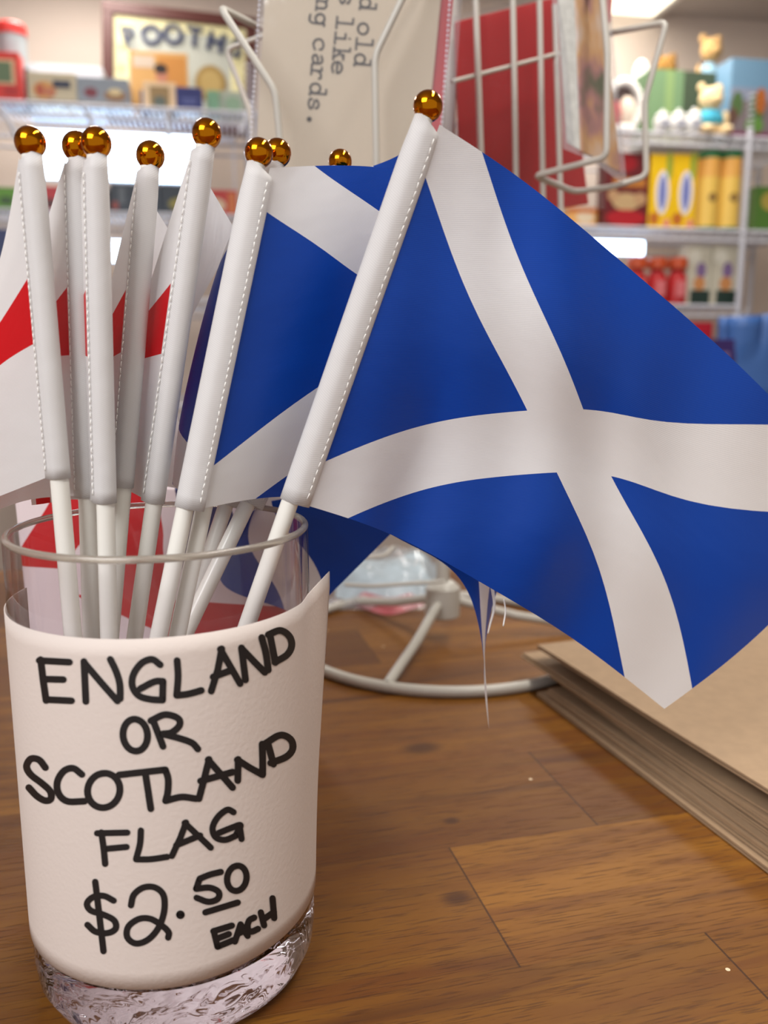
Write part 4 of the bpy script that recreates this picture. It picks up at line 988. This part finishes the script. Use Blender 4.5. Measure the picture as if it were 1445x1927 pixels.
# framed mirror sign leaning on the wall
e, w, h = sitem('framed_mirror', 182, 474, 22, ZT, .27, 'brown-framed pub mirror sign with blue arched lettering and a gold medal', 'framed sign')
e.rotation_euler = (math.radians(-3), math.radians(2.5), YAW); e.location.z += .0105
q = MB(); t_ = .030
for (x0, x1, z0, z1) in ((-w / 2, w / 2, h - t_, h), (-w / 2, w / 2, 0.0, t_), (-w / 2, -w / 2 + t_, t_, h - t_), (w / 2 - t_, w / 2, t_, h - t_)): q.box(x0, x1, -.012, .012, z0, z1)
q.build('frame', mat('mahogany_frame', (78, 34, 28), .4), e, False, bevel=.002)
q = MB(); q.box(-w / 2 + t_, w / 2 - t_, -.003, .006, t_, h - t_, mat('mirror_ground', (176, 178, 168), .35))
mg = q.build('sign_panel', None, e, False)
q = MB(); mc_ = mat('cream_scroll', (214, 206, 158), .5, var=.12, vscale=60)
bw = .040
for (x0, x1, z0, z1) in ((-w / 2 + t_, -w / 2 + t_ + bw, t_, h - t_), (w / 2 - t_ - bw, w / 2 - t_, t_, h - t_), (-w / 2 + t_ + bw, w / 2 - t_ - bw, h - t_ - bw * .7, h - t_)): q.box(x0, x1, -.0045, -.003, z0, z1, mc_)
ms_ = mat('scroll_line', (176, 170, 124), .5)
for s_ in (-1, 1):
    for kz_ in range(4):
        cx0, cz0 = s_ * (w / 2 - t_ - bw * .5), h * (.30 + .17 * kz_); q.tube([(cx0 + .010 * math.cos(a * .7) * (1 - a / 14), -.005, cz0 + .012 * math.sin(a * .7) * (1 - a / 14)) for a in range(13)], .0014, ms_, n=5)
q.build('scroll_border', None, mg, False)
q = MB(); q.prism([(w * .20 + .043 * math.cos(a * math.pi / 14), h * .42 + .048 * math.sin(a * math.pi / 14)) for a in range(28)], -.006, -.003, mat('dull_gold', (146, 118, 62), .45))
q.prism([(w * .20 + .030 * math.cos(a * math.pi / 14), h * .42 + .033 * math.sin(a * math.pi / 14)) for a in range(28)], -.0068, -.006, mat('pale_gold', (168, 142, 84), .5)); q.build('medal', None, mg, False)
lettering('BOOTHS', e, w, h, w * .02, h * .72, .070, mat('sign_blue', (34, 44, 78), .45), arc=.13, yo=-.0066, parent=mg)
# portrait card etc.
carton(242, 352, 94, ZT, .10, (216, 166, 100), 'orange card with a printed portrait of a dark-haired person in a grey suit', 'picture card', 'picture_card',
       [('r', .72, .55, .24, .38, (206, 140, 66)), ('r', .24, .84, .18, .09, (216, 196, 176)), ('t', .52, .28, .34, .30, (92, 84, 82)), ('r', .58, .42, .07, .10, (168, 170, 178)), ('e', .54, .64, .10, .13, (196, 130, 104)), ('e', .53, .74, .115, .08, (46, 34, 32)), ('r', .24, .2, .08, .2, (84, 92, 124))], .006, lean=math.radians(-4))
carton(268, 330, 153, ZT, .03, (226, 196, 158), 'small cream-framed picture in front of the portrait card', 'picture', 'framed_picture',
       [('r', .5, .46, .30, .38, (150, 124, 84)), ('e', .5, .3, .2, .2, (96, 104, 96))], .01, lean=math.radians(-4))
e = carton(330, 380, 164, ZT, .03, (36, 44, 110), 'small navy blue box right of the cream-framed picture', 'box', 'box', [('r', .5, .5, .3, .05, (88, 96, 150)), ('r', .5, .34, .24, .05, (88, 96, 150))], .05)
carton(388, 412, 170, ZT, .05, (120, 164, 132), 'thin green box near the right end of the left shelf', 'box', 'box', (), .05)
carton(413, 462, 172, ZT, .06, (168, 176, 160), 'pale sage box near the shelf upright on the left', 'box', 'box', [('e', .5, .5, .3, .3, (140, 168, 140))], .05)

# ---- LED light panels
def led(px0, px1, py0, py1, d, label, tilt=0.0):
    s0, z1 = sh(px0, py0, d); s1, z0 = sh(px1, py1, d); e = empty('light_panel', shp((s0 + s1) / 2, d, z0), label, 'light', 'cool white shelf lights', rz=YAW)
    w, h = s1 - s0, z1 - z0
    q = MB(); q.box(-w / 2 + .006, w / 2 - .006, -.006, -.003, .006, h - .006); q.build('diffuser', M_LED, e, False)
    q = MB(); q.box(-w / 2, w / 2, -.003, .012, 0, h); q.build('light_housing', M_SHM, e, False, bevel=.002)
led(48, 384, 240, 350, .20, 'large glaring white light panel under the top shelf behind the England flags')
led(70, 335, 446, 498, .20, 'white light strip on the lower left shelf, seen between the England flags')
led(1085, 1212, 448, 484, .10, 'bluish white light strip under the yellow boxes on the right')
# clear acrylic divider at the end of the left light
e, w, h = sitem('acrylic_divider', 386, 440, 258, ZM, .12, 'clear acrylic divider with bluish edges right of the large light panel', 'divider')
q = MB()
for x in (-w / 2, w / 2 - .004): q.box(x, x + .004, 0, .02, 0.0004, h)
q.box(-w / 2, w / 2, 0, .02, h - .004, h); q.build('acrylic_edge', M_ACR, e, False)

# ---- middle shelf, left (behind the flags)
mids = [(-30, 36, 352, (96, 158, 30), 'lime green box at the left end of the middle shelf', [('e', .6, .4, .2, .2, (50, 90, 24))]),
        (62, 122, 350, (196, 36, 46), 'red box between the first two England flag poles', [('e', .5, .3, .25, .2, (90, 30, 34))]),
        (150, 204, 352, (60, 60, 66), 'charcoal box behind the third England flag pole', []),
        (206, 250, 346, (44, 54, 66), 'dark slate packet with grey stripes behind the flags', [('r', .5, .6, .12, .3, (96, 104, 112)), ('e', .2, .25, .15, .15, (150, 60, 50))]),
        (251, 300, 348, (52, 62, 76), 'dark navy box left of the fourth gold ball pole', [('e', .3, .3, .2, .2, (150, 70, 60))]),
        (301, 372, 348, (38, 50, 62), 'dark navy box with a yellow badge behind the flags', [('e', .5, .35, .3, .22, (140, 130, 56))]),
        (376, 446, 357, (188, 44, 38), 'red box with a cream motif left of the shelf upright', [('e', .4, .4, .28, .28, (214, 190, 158)), ('r', .85, .5, .1, .4, (204, 110, 50))])]
for (a_, b_, t_, c_, l_, dc) in mids: carton(a_, b_, t_, ZM, .03, c_, l_, 'box', 'box', dc, .06)
carton(-60, 14, 430, ZB, .02, (34, 52, 108), 'dark blue box at the far left of the lower shelf', 'box', 'box', (), .06)

# ---- top shelf, right
e, w, h = sitem('fluffy_doll', 1150, 1212, 150, ZT, .03, 'doll with dark hair and red scarf in a fluffy white hood, top right shelf', 'soft toy')
mfz = mat('white_fluff', (236, 232, 228), .95, bump=1, bscale=120)
q = MB(); n_ = 22
for i in range(n_):
    a = 2 * math.pi * i / n_; q.ball((w * .5 * math.cos(a), .02, h * .55 + h * .45 * math.sin(a)), .013, nu=10, nv=7, rough=.25)
q.build('hood', mfz, e, 'all')
q = MB(); q.ball((0, .03, h * .55), w * .44, .02, h * .40); q.build('hair', mat('dark_hair', (48, 26, 24), .8), e, 'all')
q = MB(); q.ball((.008, .014, h * .44), w * .26, .016, h * .28); q.build('face', mat('cream_felt', (232, 214, 196), .9), e, 'all')
q = MB(); q.ball((-w * .26, .010, h * .36), w * .13, .012, h * .26); q.build('scarf', mat('red_felt', (190, 40, 40), .9), e, 'all')
q = MB(); q.ball((0, .02, h * .1), w * .42, .025, h * .1, rough=.1); q.build('body', mfz, e, 'all')
# green bag with two tones
e, w, h = sitem('gift_bag', 1222, 1376, 134, ZT, .14, 'green box bag, lighter on its left face, behind the white pots', 'bag')
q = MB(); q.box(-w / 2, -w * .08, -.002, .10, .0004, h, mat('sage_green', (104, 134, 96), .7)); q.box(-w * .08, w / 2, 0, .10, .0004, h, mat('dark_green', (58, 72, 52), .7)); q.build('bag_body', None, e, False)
q = MB(); q.box(-w * .3, -w * .2, -.003, -.002, .0, h, mat('leaf_green', (124, 150, 96), .7)); q.build('ribbon_band', None, e, False)
plush(1232, 1292, 92, ZT, .275, (138, 98, 40), (120, 84, 40), 'brown plush toy with pale muzzle peeking over the green bag')
plush(1318, 1378, 58, ZT, .27, (206, 164, 108), (150, 186, 208), 'tan plush toy in pale blue at the back of the top right shelf')
plush(1314, 1382, 150, ZT, .02, (236, 208, 160), (66, 166, 196), 'cream plush toy in a turquoise vest at the front of the top right shelf')
e, w, h = sitem('ceramic_ornament', 1198, 1230, 108, ZT, .28, 'white rounded ornament left of the brown plush toy', 'ornament')
q = MB(); q.ball((0, .02, h * .82), w * .5, .02, h * .18); q.lathe([(w * .3, .0004), (w * .34, h * .3), (w * .25, h * .66)], c=(0, .02, 0), n=20); q.build('ornament_body', mat('white_ceramic', (226, 224, 222), .3), e, 'all')
for i, (x0, x1) in enumerate(((1232, 1262), (1263, 1292), (1292, 1320))):
    e, w, h = sitem('lidded_pot', x0, x1, 206 - 2 * i, ZT, .015, ['small white lidded pot, leftmost of three under the green bag', 'small white lidded pot, middle of three under the green bag', 'small white lidded pot next to the cream plush toy'][i], 'pot', 'small white lidded pots')
    q = MB(); q.lathe([(w * .36, .0004), (w * .48, h * .2), (w * .48, h * .55), (w * .42, h * .62)], n=24); q.build('pot_body', mat('white_ceramic', (226, 224, 222), .3), e)
    q = MB(); q.ball((0, 0, h * .70), w * .42, w * .42, h * .16); q.ball((0, 0, h * .92), w * .13, w * .13, h * .07); q.build('lid', mat('white_ceramic', (226, 224, 222), .3), e, 'all')
    q = MB(); q.box(-w * .3, w * .3, -w * .50, -w * .47, h * .2, h * .48); q.build('pot_label', mat('grey_label', (168, 168, 180), .6), e, False)
carton(1378, 1500, 112, ZT, .06, (108, 144, 172), 'wide scenic tin with blue sky and green trees at the right edge, top shelf', 'tin', 'storage_tin',
       [('r', .5, .55, .5, .10, (134, 140, 160)), ('r', .5, .3, .5, .2, (120, 108, 112)), ('e', .12, .44, .09, .16, (78, 104, 62)), ('e', .06, .3, .08, .10, (96, 70, 60)), ('e', .42, .40, .12, .2, (70, 104, 56)), ('e', .48, .5, .08, .16, (170, 96, 44)), ('e', .40, .2, .14, .1, (96, 140, 62)), ('r', .5, .06, .5, .055, (120, 50, 84))], .08)
# ---- middle shelf, right
carton(1068, 1124, 390, ZM, .05, (226, 168, 96), 'orange and cream packet just under the rack pocket', 'packet', 'packet', [('e', .6, .5, .3, .3, (226, 206, 176)), ('r', .5, .85, .5, .12, (206, 110, 40))], .05)
carton(1140, 1225, 287, ZM, .02, (104, 24, 30), 'dark red chocolate box with pale sweets pictured, left of the yellow boxes', 'box', 'box',
       [('e', .4, .86, .3, .12, (160, 20, 32)), ('r', .55, .60, .36, .06, (190, 120, 50)), ('e', .5, .34, .32, .12, (196, 164, 120)), ('e', .2, .42, .12, .08, (190, 150, 110)), ('e', .8, .38, .14, .09, (190, 150, 110)), ('e', .5, .12, .44, .11, (176, 24, 36))], .05)
YL = [('e', .82, .85, .13, .2, (150, 170, 60)), ('e', .25, .12, .22, .09, (196, 110, 40)), ('e', .56, .48, .30, .30, (236, 232, 240)), ('e', .56, .48, .17, .24, (120, 130, 196)), ('e', .8, .06, .14, .07, (226, 140, 120))]
carton(1226, 1269, 290, ZM, .015, (248, 202, 14), 'bright yellow box with a blue and white oval, next to the dark red chocolate box', 'box', 'box', YL, .045, 'yellow boxes with blue ovals')
carton(1270, 1314, 290, ZM, .015, (248, 202, 14), 'bright yellow box with a blue and white oval, next to the green-lidded canisters', 'box', 'box', YL, .045, 'yellow boxes with blue ovals')
for i, (x0, x1) in enumerate(((1316, 1355), (1356, 1395))):
    e, w, h = sitem('canister', x0, x1, 286, ZM, .035, ['yellow canister with a green lid, beside the yellow boxes', 'yellow canister with a green lid, beside the white shelf post'][i], 'canister', 'yellow canisters with green lids')
    q = MB(); q.lathe([(w * .49, .0004), (w * .49, h * .03)], n=32, m=mat('canister_green', (40, 110, 64), .5)); q.lathe([(w * .49, h * .03), (w * .49, h * .66)], n=32, m=mat('canister_yellow', (236, 196, 92), .5)); q.lathe([(w * .492, h * .66), (w * .492, h * .90)], n=32, m=mat('canister_amber', (230, 170, 82), .5)); q.build('canister_body', None, e)
    q = MB(); q.lathe([(w * .5, h * .901), (w * .5, h * .98), (w * .46, h)], n=32); o = q.build('lid', mat('canister_green', (40, 110, 64), .5), e); o['label'] = 'green lid'
    q = MB(); q.prism([(w * .2 * math.cos(a * math.pi / 10), h * .40 + h * .06 * math.sin(a * math.pi / 10)) for a in range(20)], -w * .495, -w * .44, mat('canister_badge', (150, 116, 60), .5)); q.build('badge', None, e, False)
carton(1424, 1520, 352, ZM, .10, (86, 130, 52), 'green packet right of the white shelf post', 'packet', 'packet', [('e', .3, .7, .2, .2, (190, 170, 80))], .06)
# ---- lower shelf, right
for i, (x0, x1) in enumerate(((1180, 1218), (1219, 1256), (1257, 1294))):
    e, w, h = sitem('sauce_bottle', x0, x1, 486, ZB, .03, ['red bottle with an orange cap, half hidden by the large flag', 'red bottle with an orange cap, middle of the row by the flag edge', 'red bottle with an orange cap next to the cream gift boxes'][i], 'bottle', 'red bottles on the lower right shelf')
    q = MB(); q.lathe([(w * .46, .0004), (w * .48, h * .1), (w * .46, h * .58), (w * .26, h * .76)], n=24); q.build('bottle_body', mat('red_bottle', (186, 36, 40), .35), e)
    q = MB(); q.lathe([(w * .46, h * .77), (w * .46, h * .97), (w * .4, h)], n=24); o = q.build('cap', mat('orange_cap', (196, 76, 30), .45), e); o['label'] = 'orange cap'
    q = MB(); q.prism([(-w * .2, h * .16), (w * .2, h * .16), (w * .2, h * .5), (-w * .2, h * .5)], -w * .49, -w * .40); q.build('bottle_label', mat('pink_label', (220, 120, 124), .5), e, False)
for i, (x0, x1) in enumerate(((1294, 1341), (1343, 1392))):
    carton(x0, x1, 462, ZB, .03, (206, 200, 180), ['cream box with purple and orange print, beside the red bottles', 'cream box with purple and orange print, beside the white shelf post'][i], 'box', 'box', [('e', .6, .58, .2, .14, (130, 104, 150)), ('e', .55, .36, .24, .12, (206, 140, 84)), ('e', .3, .8, .25, .12, (226, 222, 206)), ('r', .6, .12, .40, .13, (28, 52, 44))], .05, 'cream printed boxes on the lower right shelf')
# ---- below: blue carrier bag, red pack, purple box
e, w, h = sitem('carrier_bag', 1345, 1520, 588, ZL, -.05, 'blue carrier bag with soft creases at the right edge below the shelves', 'bag')
q = MB(); n_ = 20; vs_ = []
for i in range(n_ + 1):
    s = i / n_
    for j in range(9):
        t = j / 8; top = h * (.93 + .07 * s) ; vs_.append(((s - .5) * w, -.03 + .012 * math.sin(9 * s + 2 * t) * t - .02 * math.sin(math.pi * s) + (.012 * math.sin(23 * s) * (t > .6)), .0004 + top * t))
fs_ = [(i * 9 + j, (i + 1) * 9 + j, (i + 1) * 9 + j + 1, i * 9 + j + 1) for i in range(n_) for j in range(8)]
q.add(vs_, fs_); bb_ = q.build('bag_body', mat('blue_plastic_bag', (64, 108, 178), .4), e, 'all'); so = bb_.modifiers.new('solid', 'SOLIDIFY'); so.thickness = .03; so.offset = -1
carton(1284, 1342, 606, ZL, .0, (196, 34, 52), 'red pack below the lower right shelf, against the blue bag', 'packet', 'packet', (), .05)
carton(1322, 1387, 638, ZL, -.115, (58, 36, 104), 'small dark purple box in front of the blue carrier bag', 'box', 'box', [('r', .55, .72, .25, .06, (130, 110, 160))], .03)

# ---- loose threads hanging from the large flag
for i, (pts, yy) in enumerate(((((925, 1100), (930, 1140), (922, 1175), (918, 1192)), .395), (((948, 1128), (951, 1150), (947, 1178)), .372))):
    P_ = smooth_path([tuple(at(x, y, yy)) for x, y in pts], 6); q = MB()
    c_ = Vector(P_[0]); q.tube([Vector(p) - c_ for p in P_], [.0009 * (1 - .7 * k / len(P_)) if i == 0 else .0004 for k in range(len(P_))], n=6)
    o = q.build('loose_thread', M_THREAD, None, 'all'); o.location = c_
    tag(o, ['frayed white thread hanging beside the drooping blue flag tip', 'fine white thread hanging under the largest flag'][i], 'thread')
